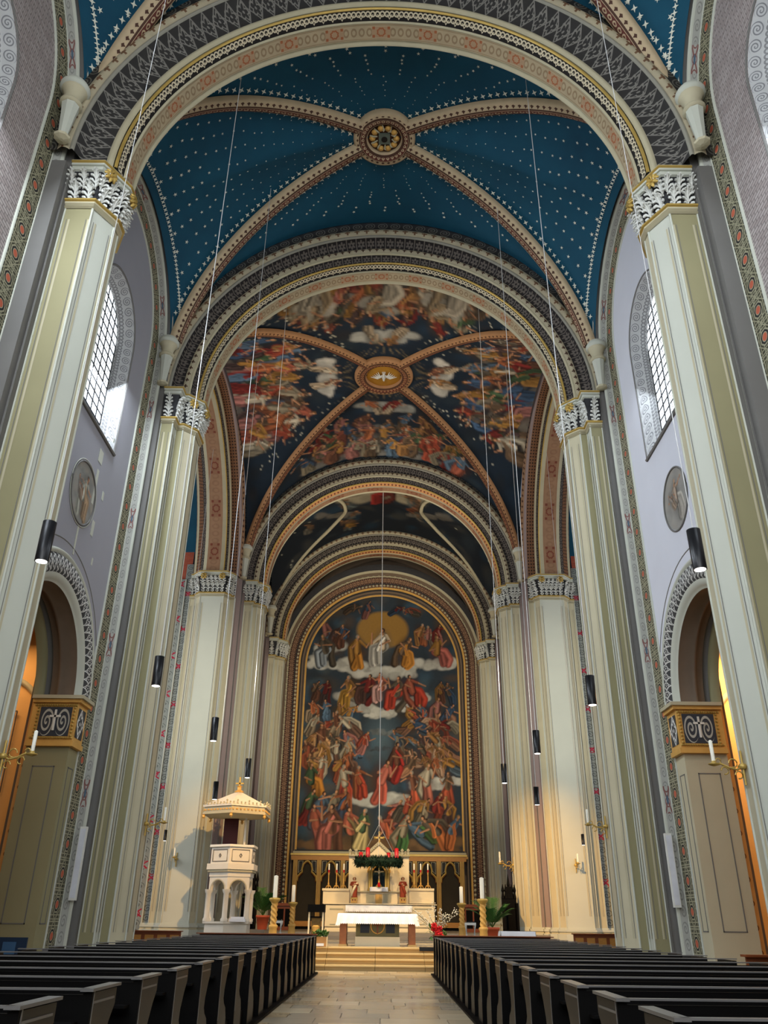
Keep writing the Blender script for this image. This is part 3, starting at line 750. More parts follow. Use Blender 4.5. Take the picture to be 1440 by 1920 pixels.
# crossing vault
VX = Vault(36.3, 9.1, zc=28.5, zside=27.75, p=1.0)
cv = Canvas(-8.6, 8.6, 27.0, 45.5, 30, (20, 34, 46)); random.seed(21)
for i in range(240): cv.blob(random.uniform(-8.5, 8.5), random.uniform(27.4, 45.2), random.uniform(.3, 1.0), random.uniform(.2, .7), random.uniform(0, 3), np.array(C(random.choice(((18, 26, 34), (28, 50, 68), (40, 52, 58), (26, 28, 28), (44, 36, 28))))), .5, .7)
YC = 36.25
def polar(cell_, d, t):       # cell 0 = west, 1 = right, 2 = east, 3 = left; d distance from the centre, t sideways
    return {0: (t, YC - d), 1: (d, YC + t), 2: (t, YC + d), 3: (-d, YC - t)}[cell_]
for cl in range(4):
    out = {0: -PI / 2, 1: 0, 2: PI / 2, 3: PI}[cl]; head = out + PI
    dm = .62 if cl == 0 else (.8 if cl == 2 else 1.0)
    px, py = polar(cl, 3.2, 0); cv.cloud(px, py, 3.0, .8, out + PI / 2, (206, 200, 184) if cl in (1, 3) else (160, 158, 146))
    for t in (-.8, .8): px, py = polar(cl, 3.1, t * .7); cv.figure(px, py, 1.8, head + t * .5, (170, 150, 122), rc(), dimm=dm * 1.3)
    for d, n, hh in ((4.7, 5, 2.1), (5.6, 7, 2.5), (6.5, 9, 2.7), (7.5, 10, 2.6)):
        wdt = d * .82 - .6
        if cl in (1, 3): cv.cloud(*polar(cl, d + .9, 0), wdt * 1.8, .7, out + PI / 2, (120, 110, 96), .6)
        else: cv.cloud(*polar(cl, d + .9, 0), wdt * 1.8, .7, out + PI / 2, (120, 116, 108), .6)
        for i in range(n):
            t = -wdt + 2 * wdt * (i + .5) / n + random.uniform(-.2, .2)
            if d < 5.5 and abs(t) < 1.2 and cl != 0: continue
            px, py = polar(cl, d + random.uniform(-.2, .3), t); cv.figure(px, py, hh * random.uniform(.8, 1.1), head + random.uniform(-.3, .3), rc(), rc(), random.random() < .5, dm * random.uniform(.9, 1.5))
    for i in range(60):          # small painted stars between the groups
        d = random.uniform(2.2, 7.5); t = random.choice((-1, 1)) * (d * random.uniform(.7, .92)); px, py = polar(cl, d, t); cv.blob(px, py, .05, .05, 0, np.array(C((210, 205, 180))), .9, .5)
for i in range(3): cv.cloud(-3.4 + i * 3.1, 30.2 + .5 * (i % 2), 1.6, .8, .4, (150, 144, 130)); cv.figure(-3.4 + i * 3.1, 30.4, 2.8, PI / 2 + .3, (170, 160, 140), (150, 130, 100), True, .8)
for i in range(80):
    t = 2 * PI * i / 80; cv.blob(2.1 * math.cos(t), YC + 2.1 * math.sin(t), .34, .02, t, np.array(C((150, 130, 90))), .6, .5)
mb, g = vault_mesh(VX, 230, PAINT); o = struct('ceiling', mb, smooth=True); paint_vertices(o, lambda co: cv.sample(co[:, 0], co[:, 1]))
ribs(VX, 'red and gold rib of the frescoed crossing vault', OR_RIBR, 1.5, edge=False, width=.5)
rg = ring(VX, 'gold-centred ring boss with a dove in the crossing vault', .98, 1.62, OR_RIBR)
q = MB(); q.lathe([(1.02, -.04), (.98, -.06), (0.01, -.06)], mat('gold_ground', color=C((176, 128, 48)), metal=.3, rough=.5, var=.2), n=32); q.build('gold_ground', rg, True)
q = MB()
for sg in (-1, 1):
    for k in range(5): q.tube([(sg * .06, .02 - .02 * k, -.02), (sg * (.34 - .03 * k), .16 - .05 * k, -.06), (sg * (.72 - .1 * k), .08 - .11 * k, -.02)], [.05, .045, .012], WHITEO, 6)
q.tube([(0, -.34, -.02), (0, -.2, -.06), (0, .1, -.08), (0, .24, -.05)], [.11, .06, .1, .05], WHITEO, 8); q.tube([(0, .2, -.08), (0, .33, -.08)], [.07, .05], WHITEO, 8); q.v = [(a_, b_, c_ - .1) for a_, b_, c_ in q.v]; q.build('carved_dove', rg, True)

# choir vault
VK = Vault(51.3, 5.1, a=8.2, zs=20.4, zc=28.3, zside=25.6, p=1.3)
ck = Canvas(-8.4, 8.4, 45.8, 56.8, 22, (16, 24, 32)); random.seed(5)
for i in range(180): ck.blob(random.uniform(-8.5, 8.5), random.uniform(46, 57), random.uniform(.3, 1.2), random.uniform(.2, .7), random.uniform(0, 3), np.array(C(random.choice(((14, 20, 28), (34, 44, 50), (50, 50, 46), (18, 44, 60))))), .6, .7)
ck.cloud(0, 48.6, 7, 1.6, 0, (176, 162, 120)); ck.cloud(0, 50.2, 5.5, 1.2, 0, (150, 140, 116)); ck.cloud(-3.4, 52, 3, .8, .6, (96, 92, 84)); ck.cloud(3.4, 52, 3, .8, -.6, (96, 92, 84))
ck.figure(0, 50.0, 3.0, PI / 2 + PI, (128, 34, 28), (96, 40, 30), True)
for i in range(18):
    t = random.choice((-1, 1)) * random.uniform(1.8, 6.5); ck.figure(t, random.uniform(47.5, 54.5), random.uniform(1.2, 1.9), -PI / 2 + random.uniform(-.6, .6), random.choice(((110, 104, 92), (150, 110, 50), (84, 92, 90), (130, 70, 40))), (110, 84, 60), dimm=.75)
for i in range(60): ck.blob(random.choice((-1, 1)) * random.uniform(5, 8.2), random.uniform(46.5, 56), .05, .05, 0, np.array(C((190, 190, 170))), .9, .5)
mb, g = vault_mesh(VK, 130, PAINT); o = struct('ceiling', mb, smooth=True); paint_vertices(o, lambda co: ck.sample(co[:, 0], co[:, 1]))
for s, sn_ in SIDES:         # thin ribs of the lateral lunettes
    q = MB(); pts = []
    for i in range(41):
        t = -1 + 2 * i / 40; y = VK.yc + t * VK.b * .97; x = s * (VK.a * (.99 - .66 * math.cos(t * PI / 2) ** .8)); pts.append((x, y, VK.z(x, y) - .04))
    o = thing('lunette_rib', 'thin curved rib around the %s lunette of the choir vault' % sn_, 'vault rib', pts[0]); q.tube(pts, .13, CREAM, 8); rel(q, pts[0]).build('rib_moulding', o, True)

# ---------------------------------------------------------------- piers
LEAF = None
def make_leaf():
    """an acanthus leaf: a curled midrib with paired lobes; 1 high, facing -Y"""
    mb = MB()
    mb.tube([(0, .04, 0), (0, -.05, .35), (0, -.12, .7), (0, -.34, .93), (0, -.46, .84)], [.05, .085, .1, .1, .04], WHITEO, 6)
    for sg in (-1, 1):
        for (z, w, h, r) in ((.08, .34, .16, .075), (.3, .42, .2, .085), (.55, .36, .2, .08)):
            mb.tube([(sg * .05, -.04 - z * .1, z), (sg * w * .6, -.08 - z * .12, z + h * .7), (sg * w, -.13 - z * .16, z + h * .55), (sg * w * .86, -.2 - z * .2, z + h * .1)], [r * .7, r, r * .9, r * .45], WHITEO, 5)
        mb.tube([(sg * .06, -.14, .68), (sg * .2, -.28, .86), (sg * .22, -.4, .76)], [.05, .07, .03], WHITEO, 5)
    return mb
_l = make_leaf().build('acanthus_leaf', None, True); LEAFME = _l.data; bpy.data.objects.remove(_l)
def make_ros():
    mb = MB()
    for i in range(8):
        t = 2 * PI * i / 8; mb.tube([(.04 * math.cos(t), -.06, .04 * math.sin(t)), (.15 * math.cos(t), -.12, .15 * math.sin(t)), (.22 * math.cos(t), -.05, .22 * math.sin(t))], [.03, .07, .03], GOLD, 6)
    mb.tube([(0, 0, 0), (0, -.16, 0)], [.09, .05], GOLD, 8); return mb
_l = make_ros().build('gilded_rosette', None, True); ROSME = _l.data; bpy.data.objects.remove(_l)
def offset(poly, d):
    out = []
    for i, p in enumerate(poly):
        ns = []
        for a, b in ((poly[i - 1] if i else None, p), (p, poly[i + 1] if i < len(poly) - 1 else None)):
            if a is None or b is None: continue
            L = math.dist(a, b); ns.append(((b[1] - a[1]) / L * -1, (b[0] - a[0]) / L))
        if len(ns) == 1: n, k = ns[0], 1
        else:
            n = (ns[0][0] + ns[1][0], ns[0][1] + ns[1][1]); L = math.hypot(*n) or 1; n = (n[0] / L, n[1] / L); k = 1 / max(.5, n[0] * ns[0][0] + n[1] * ns[0][1])
        out.append((p[0] + n[0] * d * k, p[1] + n[1] * d * k))
    return out
def pier(s, sname, poly, caps, label, zb=0.0, ros=(), ztop=18.3, colours=None, capz=(18.3, 19.7)):
    """poly: plan outline in (distance from axis, y), running so that the room lies on its negative-normal side; caps = index ranges that carry capitals"""
    loc = Vector((s * poly[len(poly) // 2][0], poly[len(poly) // 2][1], zb))
    t = thing('pier', label, 'pillar', loc)
    W = lambda p, z: (s * p[0] - loc.x, p[1] - loc.y, z - zb)
    sg = 1
    # shaft
    mb = MB()
    for i in range(len(poly) - 1):
        a, b = poly[i], poly[i + 1]; m = (colours[i] if colours else OLIVE); L = math.dist(a, b)
        covered = any(c0 <= i < c1 for c0, c1 in caps)
        z1 = ztop if covered else 20.6
        mb.grid([[W(a, zb), W(b, zb)], [W(a, z1), W(b, z1)]], m, [[(zb, 0), (zb, 1)], [(z1, 0), (z1, 1)]])
    mb.build('shaft', t)
    # slim pale rolls at the edges, thin painted lines
    mb = MB()
    for i in range(1, len(poly) - 1):
        if not any(c0 <= i <= c1 for c0, c1 in caps): continue
        p = poly[i]; mb.tube([W(p, zb + .6), W(p, ztop)], .03, LIGHT, 8)
    o = mb.build('edge_roll', t, True)
    mb = MB()
    for i in range(len(poly) - 1):
        a, b = poly[i], poly[i + 1]; L = math.dist(a, b)
        if L < .4 or not any(c0 <= i < c1 for c0, c1 in caps): continue
        q0, q1 = offset([a, b], sg * .008)
        for f0, f1 in ((.1 / L, .118 / L), (1 - .118 / L, 1 - .1 / L)):
            l0 = (q0[0] + (q1[0] - q0[0]) * f0, q0[1] + (q1[1] - q0[1]) * f0); l1 = (q0[0] + (q1[0] - q0[0]) * f1, q0[1] + (q1[1] - q0[1]) * f1)
            mb.grid([[W(l0, zb + 1.1), W(l1, zb + 1.1)], [W(l0, ztop - .5), W(l1, ztop - .5)]], GREYP)
            l0 = (l0[0] + (q1[0] - q0[0]) * .05 / L, l0[1] + (q1[1] - q0[1]) * .05 / L); l1 = (l0[0] + (q1[0] - q0[0]) * .05 / L, l0[1] + (q1[1] - q0[1]) * .05 / L)
            mb.grid([[W(l0, zb + 1.1), W(l1, zb + 1.1)], [W(l0, ztop - .5), W(l1, ztop - .5)]], CREAM)
    if mb.v: mb.build('painted_line', t)
    # base
    mb = MB()
    for (d, z0, z1, m) in ((.16, 0, .32, LIGHT), (.09, .32, .42, STONE), (.13, .42, .52, LIGHT), (.05, .52, .6, LIGHT)):
        q = offset(poly, sg * d); mb.grid([[W(p, zb + z0) for p in q], [W(p, zb + z1) for p in q]], m); mb.grid([[W(p, zb + z1) for p in q], [W(p, zb + z1) for p in poly]], m)
    mb.build('base', t)
    # capitals
    z0, z1 = capz; H = z1 - z0
    for ci, (c0, c1) in enumerate(caps):
        sub = poly[c0:c1 + 1]
        cap = bpy.data.objects.new('capital', None); COL.objects.link(cap); cap.parent = t; cap.location = (0, 0, z0 - zb)
        def Wc(p, z): return (s * p[0] - loc.x, p[1] - loc.y, z - z0)
        mb = MB()
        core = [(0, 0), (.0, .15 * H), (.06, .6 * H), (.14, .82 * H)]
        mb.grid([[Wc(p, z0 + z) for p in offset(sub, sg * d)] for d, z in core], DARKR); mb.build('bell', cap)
        mb = MB()
        for prof, m in (([(.02, -.12), (.09, -.1), (.02, -.06)], STONE), ([(.02, -.04), (.1, 0), (.1, .05)], CREAM), ([(.1, .05), (.16, .06), (.16, .11), (.02, .13)], GOLD),
                        ([(.1, .80 * H), (.2, .82 * H), (.2, .9 * H), (.26, .9 * H), (.26, .96 * H)], LIGHT), ([(.26, .95 * H), (.3, .96 * H), (.3, .995 * H)], GOLD), ([(.3, .995 * H), (.3, H), (0, H)], LIGHT)):
            mb.grid([[Wc(p, z0 + z) for p in offset(sub, sg * d)] for d, z in prof], m)
        mb.build('abacus', cap)
        for i in range(len(sub) - 1):
            a, b = sub[i], sub[i + 1]; L = math.dist(a, b)
            if L < .2: continue
            nx, ny = -(b[1] - a[1]) / L * sg, (b[0] - a[0]) / L * sg          # outward
            rz = math.atan2(ny, s * nx) + PI / 2
            n1 = max(1, round(L / .3))
            for tier, (zz, hh, wd, out_, n_) in enumerate(((.09 * H, .46 * H, min(.42, L / n1 * 1.02), .0, n1), (.40 * H, .42 * H, 0.33, .07, n1 + 1 if n1 > 1 else 1))):
                for k in range(n_):
                    f = (k + .5) / n_ if tier == 0 else (k / (n_ - 1) * .9 + .05 if n_ > 1 else .5)
                    px, py = a[0] + (b[0] - a[0]) * f + nx * out_, a[1] + (b[1] - a[1]) * f + ny * out_
                    lf = bpy.data.objects.new('acanthus_leaf', LEAFME); COL.objects.link(lf); lf.parent = cap
                    lf.location = Wc((px, py), z0 + zz); lf.rotation_euler = (0, 0, rz); lf.scale = (wd, .6, hh)
        for (ri, f) in ros:
            if c0 <= ri < c1:
                a, b = poly[ri], poly[ri + 1]; L = math.dist(a, b); nx, ny = -(b[1] - a[1]) / L * sg, (b[0] - a[0]) / L * sg
                lf = bpy.data.objects.new('gilded_rosette', ROSME); COL.objects.link(lf); lf.parent = cap
                lf.location = Wc((a[0] + (b[0] - a[0]) * f + nx * .22, a[1] + (b[1] - a[1]) * f + ny * .22), z0 + .76 * H); lf.rotation_euler = (0, 0, math.atan2(ny, s * nx) + PI / 2); lf.scale = (.9, .9, .9)
    return t
for s, sn_ in SIDES:
    P1 = [(8.35, 15.12), (8.35, 15.34), (7.62, 15.34), (7.25, 15.98), (7.25, 16.3), (7.62, 16.94), (8.35, 16.94), (8.35, 17.1)]
    pier(s, sn_, P1, [(1, 6)], 'nearest %s nave pier with gilded white capital at the picture edge' % sn_, ros=((2, .15), (3, .5)), colours=[GREYP, OLIVE, LIGHT, STONE, STONE, STONE, GREYP])
    P0 = [(p[0], p[1] - 10.37) for p in P1]
    pier(s, sn_, P0, [(1, 6)], '%s nave pier beside the camera' % sn_)
    P2 = [(8.35, 25.45), (8.35, 25.65), (7.9, 25.65), (7.9, 26.12), (7.62, 26.12), (7.25, 26.5), (7.25, 27.3), (7.62, 27.7), (8.0, 27.7), (8.0, 28.1), (9.2, 28.1), (9.2, 28.6), (10.5, 28.6), (10.9, 28.1), (11.4, 28.1), (11.6, 27.0)]
    pier(s, sn_, P2, [(1, 8), (10, 14)], 'second %s nave pier, at the front corner of the crossing' % sn_, ros=((4, .3), (5, .3)), colours=[GREYP, OLIVE, LIGHT, OLIVE, STONE, STONE, STONE, STONE, GREYP, MAUVE, STONE, STONE, STONE, STONE, MAUVE])
    P3 = [(11.8, 44.9), (11.3, 44.9), (11.3, 44.5), (10.85, 44.5), (10.85, 44.25), (10.55, 43.92), (9.2, 43.92), (8.95, 44.25), (8.95, 44.5), (8.62, 44.5), (8.62, 45.0), (8.4, 45.05), (8.4, 45.35), (8.22, 45.35), (7.75, 45.35), (7.75, 45.72), (7.5, 45.72), (7.15, 46.1), (7.15, 46.9), (7.5, 47.3), (8.3, 47.3)]
    pier(s, sn_, P3, [(2, 9), (13, 19)], 'twin-capital %s pier at the back corner of the crossing' % sn_, zb=.66, ros=((5, .1), (5, .9), (16, .5)),
         colours=[OR_MOSD, MAUVE, STONE, LIGHT, STONE, LIGHT, STONE, LIGHT, STONE, MAUVE, MAUVE, GREYP, MAUVE, STONE, LIGHT, STONE, STONE, STONE, STONE, STONE])
    P4 = [(8.4, 55.9), (8.4, 56.25), (8.15, 56.25), (7.75, 56.25), (7.75, 56.65), (7.5, 56.65), (7.15, 57.0), (7.15, 57.6), (7.5, 57.8)]
    pier(s, sn_, P4, [(2, 7)], '%s pier framing the altar wall' % sn_, zb=.9, colours=[MAUVE, MAUVE, STONE, LIGHT, STONE, STONE, STONE, STONE])
    # corbels on which the vault ribs stand
    for (cx_, cy_, lb) in ((8.42, 14.42, 'at the nearest pier'), (8.28, 17.2, 'behind the nearest pier'), (8.42, 25.28, 'at the second pier'), (8.35, 28.35, 'behind the second pier'), (8.35, 44.98, 'at the crossing back pier'), (8.1, 55.6, 'at the innermost pier')):
        zt = 21.9; t = thing('rib_corbel', 'slender stone corbel under the vault ribs %s on the %s' % (lb, sn_), 'corbel', (s * cx_, cy_, 19.7))
        q = MB(); q.lathe([(.05, 0), (.2, .04), (.22, .1), (.14, .16)], STONE, n=8); q.lathe([(.12, .16), (.2, 1.0), (.24, 1.3)], LIGHT, n=8); q.build('tapered_shaft', t)
        q = MB(); q.lathe([(.24, 1.3), (.3, 1.34), (.3, 1.4), (.25, 1.44)], CREAM, n=16); q.lathe([(.25, 1.44), (.22, 1.6), (.3, 1.86), (.34, 1.9)], STONE, n=16); q.lathe([(.34, 1.9), (.4, 1.94), (.4, 2.04), (.3, 2.2)], LIGHT, n=16); q.build('corbel_capital', t, True)

# ---------------------------------------------------------------- crossing side arches, transepts, choir walls
for s, sn_ in SIDES:
    a = thing('transept_arch', 'tall brown patterned arch opening into the %s transept' % sn_, 'arch', (s * 8.8, 36.25, ZC)); a0 = a.location.copy()
    def part(nm, prof, m):
        q = MB(); sweep_arch(q, prof, m, (0, 0, 0), (0, 1, 0), (s, 0, 0), n=64); return q.build(nm, a, True)
    for nm, prof, m in (('cross_band', [(8.75, -.35), (8.28, -.25)], TA_CROSS), ('grey_roll', rollp(8.28, -.25, 8.16, -.1, .06), MAUVE), ('check_band', [(8.16, -.1), (8.1, .35)], TA_CHECK),
                        ('pale_roll', rollp(8.1, .35, 7.86, .42, .05), CREAM), ('dark_edge', [(7.86, .42), (7.82, .55)], OR_FLOW), ('gilt_fillet', rollp(7.82, .55, 7.74, .6, .03), GOLD),
                        ('cream_edge', [(7.74, .6), (7.66, .8)], CREAM), ('rosette_soffit', [(7.66, .8), (7.66, 1.6)], TA_ROS), ('cream_edge', [(7.66, 1.6), (7.74, 1.8)], CREAM), ('dark_edge', [(7.74, 1.8), (7.86, 2.0)], OR_FLOW),
                        ('check_band', [(7.86, 2.0), (8.1, 2.3)], TA_CHECK), ('outer_roll', rollp(8.1, 2.3, 8.2, 2.45, .05), CREAM), ('outer_cross_band', [(8.2, 2.45), (8.75, 2.6)], TA_CROSS), ('extrados', [(8.75, 2.6), (8.75, -.35)], CREAM)): part(nm, prof, m)
    # transept arm: floor, end wall, east and west walls, vault
    mb = MB(); X0, X1 = 11.5, 23.5
    mb.face([(s * X1, 27.2, 0), (s * X1, 45, 0), (s * X1, 45, 28), (s * X1, 27.2, 28)], WALLP)
    mb.face([(s * X0, 45, 0), (s * X1, 45, 0), (s * X1, 45, 28), (s * X0, 45, 28)], BRICKR, [(0, 0), (12, 0), (12, 28), (0, 28)])
    mb.face([(s * X0, 27.2, 0), (s * X1, 27.2, 0), (s * X1, 27.2, 28), (s * X0, 27.2, 28)], WALLP)
    struct('wall_transept_%s' % sn_, mb)
    mb = MB(); rows = [[(s * X, 36.25 - 8.9 * math.cos(PI * i / 24), 20 + 8.4 * math.sin(PI * i / 24)) for i in range(25)] for X in (11.3, 15, 19, 23.6)]
    mb.grid(rows, BLUE); struct('ceiling', mb, smooth=True)
    t = thing('mosaic_strip', 'grey mosaic border with red stars on the brick of the %s transept' % sn_, 'wall border', (s * 12.1, 44.9, .6))
    q = MB(); q.grid([[(-.33, -.05, 0), (.33, -.05, 0)], [(-.33, -.05, 19), (.33, -.05, 19)]], OR_MOSD, [[(0, 0), (0, 1)], [(19, 0), (19, 1)]])
    for e in (-.36, .36): q.tube([(e, -.03, 0), (e, -.03, 19)], .04, LIGHT, 6)
    q.build('mosaic_band', t)
    # choir side wall and nave wall filling behind the arches
    mb = MB(); mb.face([(s * 8.45, 47.2, 0), (s * 8.45, 56.3, 0), (s * 8.45, 56.3, 26), (s * 8.45, 47.2, 26)], MAUVE); struct('wall_choir_%s' % sn_, mb)
    # masonry between bays above the piers, closing the shell
    mb = MB()
    for y0, y1 in ((5.0, 6.4), (15.4, 16.8), (26.2, 27.6)):
        mb.box(*sorted((s * 8.5, s * 9.3)), y0, y1, 19.7, 27, GREYP)
    for y0, y1 in ((14.9, 17.3), (4.6, 6.9), (25.6, 28.0)):
        mb.box(*sorted((s * 8.42, s * 10.1)), y0, y1, 0, 19.5, GREYP)
    struct('wall_core_%s' % sn_, mb)
    # aisle: outer wall, cross arch, vault
    mb = MB()
    mb.face([(s * 16.6, -6, 0), (s * 16.6, 27.2, 0), (s * 16.6, 27.2, 13), (s * 16.6, -6, 13)], AISLEW)
    rows = [[(s * (10.1 + 3.25 - 3.25 * math.cos(PI * i / 16)), Y, 9.4 + 3.25 * math.sin(PI * i / 16)) for i in range(17)] for Y in (-6, 10, 24.6, 27.2)]
    mb.grid(rows, AISLEW); struct('wall_aisle_%s' % sn_, mb, smooth=False)
    mb = MB()
    hole = arch_poly(s * 12.95, 8.6, 2.35, .0, 20)
    xs_ = sorted((s * 10.1, s * 16.7)); outer = [(xs_[0], 0)] + hole + [(xs_[1], 0), (xs_[1], 13), (xs_[0], 13)]
    loops = [[Vector((a_, b_, 0)) for a_, b_ in outer]]
    for tr in tessellate_polygon(loops): mb.face([(outer[i][0], 24.6, outer[i][1]) for i in tr], AISLEW)
    mb.face([(s * 10.1, 27.1, 0), (s * 16.6, 27.1, 0), (s * 16.6, 27.1, 13), (s * 10.1, 27.1, 13)], mat('warm_chapel_plaster', color=C((226, 176, 110)), var=.08))
    struct('wall_chapel_%s' % sn_, mb)
    a = thing('chapel_arch', 'trefoil-painted arch deep in the %s aisle' % sn_, 'arch', (s * 12.95, 24.6, 0))
    for nm, prof, m in (('trefoil_band', [(2.84, -.05), (2.42, -.05)], OR_TREF), ('edge_moulding', rollp(2.42, -.05, 2.35, -.02, .05), BROWNI), ('soffit', [(2.34, 0), (2.34, .45)], BROWNI)):
        q = MB(); sweep_arch(q, prof, m, (0, 0, 8.6), (1, 0, 0), (0, 1, 0), stem=8.3, n=36); q.build(nm, a, True)
    a = thing('chapel_inner_arch', 'plain blind arch on the lit chapel wall of the %s aisle' % sn_, 'arch', (s * 12.95, 27.0, 0))
    q = MB(); sweep_arch(q, rollp(1.9, 0, 1.72, 0, .08), CREAM, (0, 0, 7.0), (1, 0, 0), (0, 1, 0), stem=6.6, n=32); q.build('arch_moulding', a, True)
    q = MB()
    for z0, z1 in ((.9, 4.6), (5.0, 7.6)):
        for xx in (-.9, .9): q.tube([(xx, 0, z0), (xx, 0, z1)], .025, RD and BROWNI, 6)
        for zz in (z0, z1): q.tube([(-.9, 0, zz), (.9, 0, zz)], .025, BROWNI, 6)
    q.build('panel_moulding', a)
# west end behind the camera
mb = MB(); mb.face([(-17, -6, 0), (17, -6, 0), (17, -6, 29), (-17, -6, 29)], WALLP); struct('wall_back', mb)
mb = MB()
for s in (-1, 1): mb.box(*sorted((s * 8.4, s * 9.2)), -6, -4, 0, 26, WALLP)
mb.face([(-9, -6, 28.6), (9, -6, 28.6), (9, -4, 28.6), (-9, -4, 28.6)], BLUE); struct('wall_west_return', mb)

# ---------------------------------------------------------------- altar wall and its round-headed frame
FZ = 18.4; FR = 5.66
mb = MB(); mb.face([(-9, 59.2, 0), (9, 59.2, 0), (9, 59.2, 28), (-9, 59.2, 28)], BROWNI); struct('wall_altar', mb)
a = thing('altar_wall_arch', 'deep stepped frame of carved brown bands around the altar fresco', 'arch', (0, 57.2, FZ))
for nm, prof, m in (('dark_reveal', [(7.6, 0), (7.45, .4), (7.3, .45)], DARKR), ('outer_roll', rollp(7.3, .45, 7.15, .6, .07), CREAM), ('brown_hollow', [(7.15, .6), (6.98, .85)], BR and BROWNI),
                    ('rope_fillet', rollp(6.98, .85, 6.9, .9, .04), CREAM), ('carved_band', [(6.9, .9), (6.48, 1.15)], OR_CARV), ('bead_hollow', [(6.48, 1.15), (6.42, 1.2)], DARKR),
                    ('bead_band', [(6.42, 1.2), (6.22, 1.32)], OR_CARV), ('inner_roll', rollp(6.22, 1.32, 6.08, 1.42, .05), GOLDP), ('dark_fillet', [(6.08, 1.42), (6.0, 1.55)], DARKR),
                    ('brown_roll', rollp(6.0, 1.55, 5.86, 1.66, .05), BROWNI), ('dark_inner_fillet', [(5.86, 1.66), (5.82, 1.72)], DARKR), ('gold_frame', rollp(5.76, 1.74, 5.64, 1.8, .04), GOLDP), ('umber_fillet', [(5.82, 1.72), (5.76, 1.74)], BROWNI)):
    q = MB(); sweep_arch(q, prof, m, (0, 0, 0), (1, 0, 0), (0, 1, 0), stem=17.3 if nm not in ('gold_frame', 'umber_fillet') else 12.8, n=64); q.build(nm, a, True)
q = MB()            # carved rope beads along the frame
for k in range(118):
    L = k * .42; tot = 2 * 16.5 + PI * 6.94
    for R_, dY, off in ((6.94, .84, 0),):
        if L < 16.5: p = (R_, dY, -16.5 + L); rt = PI / 2
        elif L < 16.5 + PI * R_: th = (L - 16.5) / R_; p = (R_ * math.cos(th), dY, R_ * math.sin(th)); rt = th + PI / 2
        else: p = (-R_, dY, -(L - 16.5 - PI * R_)); rt = -PI / 2
        if p[2] < -16.6: continue
        c_, s_ = math.cos(rt) * .15, math.sin(rt) * .15
        q.tube([(p[0] - c_, p[1], p[2] - s_), (p[0], p[1] - .04, p[2]), (p[0] + c_, p[1], p[2] + s_)], [.03, .07, .03], CREAM, 5)
o = q.build('rope_bead', a); o['kind'] = 'stuff'
q = MB()
for k in range(190):
    R_ = 6.32; L = k * .28
    if L < 16.5: p = (R_, 1.2, -16.5 + L)
    elif L < 16.5 + PI * R_: th = (L - 16.5) / R_; p = (R_ * math.cos(th), 1.2, R_ * math.sin(th))
    else: p = (-R_, 1.2, -(L - 16.5 - PI * R_))
    if p[2] < -16.6: continue
    b_ = len(q.v); q.lathe([(0.01, -.1), (.09, -.03), (.09, .03), (.01, .1)], CREAM, 0, 0, 6); q.v[b_:] = [(p[0] + x_, p[1] + y_, p[2] + z_) for x_, y_, z_ in q.v[b_:]]
o = q.build('bead', a, True); o['kind'] = 'stuff'
# the painting
cf = Canvas(-5.8, 5.8, 5.4, 24.2, 30, (44, 54, 62)); random.seed(11)
for i in range(260): cf.blob(random.uniform(-5.7, 5.7), random.uniform(5.5, 24), random.uniform(.4, 1.2), random.uniform(.3, .8), random.uniform(0, 3), np.array(C(random.choice(((38, 44, 48), (52, 80, 98), (66, 86, 94), (70, 58, 42), (86, 66, 46), (44, 38, 32))))), .5, .7)
cf.blob(0, 13.2, 1.5, 2.6, 0, np.array(C((92, 112, 120))), .6, .9); cf.cloud(.2, 13.6, 1.8, .4, 0, (110, 116, 116)); cf.cloud(-.2, 12.4, 1.6, .3, 0, (70, 78, 84))
cf.blob(0, 21.3, 2.0, 1.5, 0, np.array(C((150, 112, 48))), .9, .15)
for (x_, y_, L_, h_, a_) in ((-3.4, 18.6, 4, .8, -.1), (3.4, 18.6, 4, .8, .1), (0, 18.0, 5, .8, 0), (-1.8, 15.6, 3.4, .7, -.4), (1.8, 15.6, 3.4, .7, .4), (0, 14.9, 2.4, .5, 0), (-4, 20, 2, 1, .4), (0, 8.9, 3.5, .8, 0), (-3.8, 11.9, 3, .6, 0), (3.8, 10.0, 3.6, .7, .1)): cf.cloud(x_, y_, L_, h_, a_, (196, 194, 182))
cf.cloud(0, 6.0, 11, .9, 0, (110, 84, 56))
def row(y_, xs_, h_0, lo=.8, hi=1.1, seat=.4, cols=None, tilt=.3, dm=1):
    h_ = h_0 * 1.18
    for x_ in xs_: cf.figure(x_ + random.uniform(-.12, .12), y_ + random.uniform(-.2, .2), h_ * random.uniform(lo, hi), PI / 2 + random.uniform(-tilt, tilt), random.choice(cols or ROBES), rc(), random.random() < seat, dm * random.uniform(.8, 1.15))
row(22.9, (-2.2, -1.2, 1.2, 2.2), 1.5, tilt=1.2, dm=.5)
row(20.9, (-4.3, -3.5, -2.8, 2.8, 3.5, 4.3), 1.9); row(19.6, (-4.2, -1.9, 1.7, 4.1), 2.4, seat=.8, cols=[(86, 124, 160), (196, 110, 96), (190, 128, 50), (170, 180, 186)])
cf.figure(0, 20.0, 3.2, PI / 2, (206, 202, 190), (210, 190, 160), True)
row(16.6, (-4.9, -4.2, 4.3, 5.0), 1.7, tilt=.8, dm=.7); row(16.6, (-2.3, -1.1, 1.2, 2.2), 2.2, seat=.9, cols=[(180, 64, 44), (200, 150, 60), (104, 140, 166), (90, 60, 50)])
cf.figure(0, 16.9, 2.4, PI / 2, (206, 160, 150), (200, 120, 90), True)
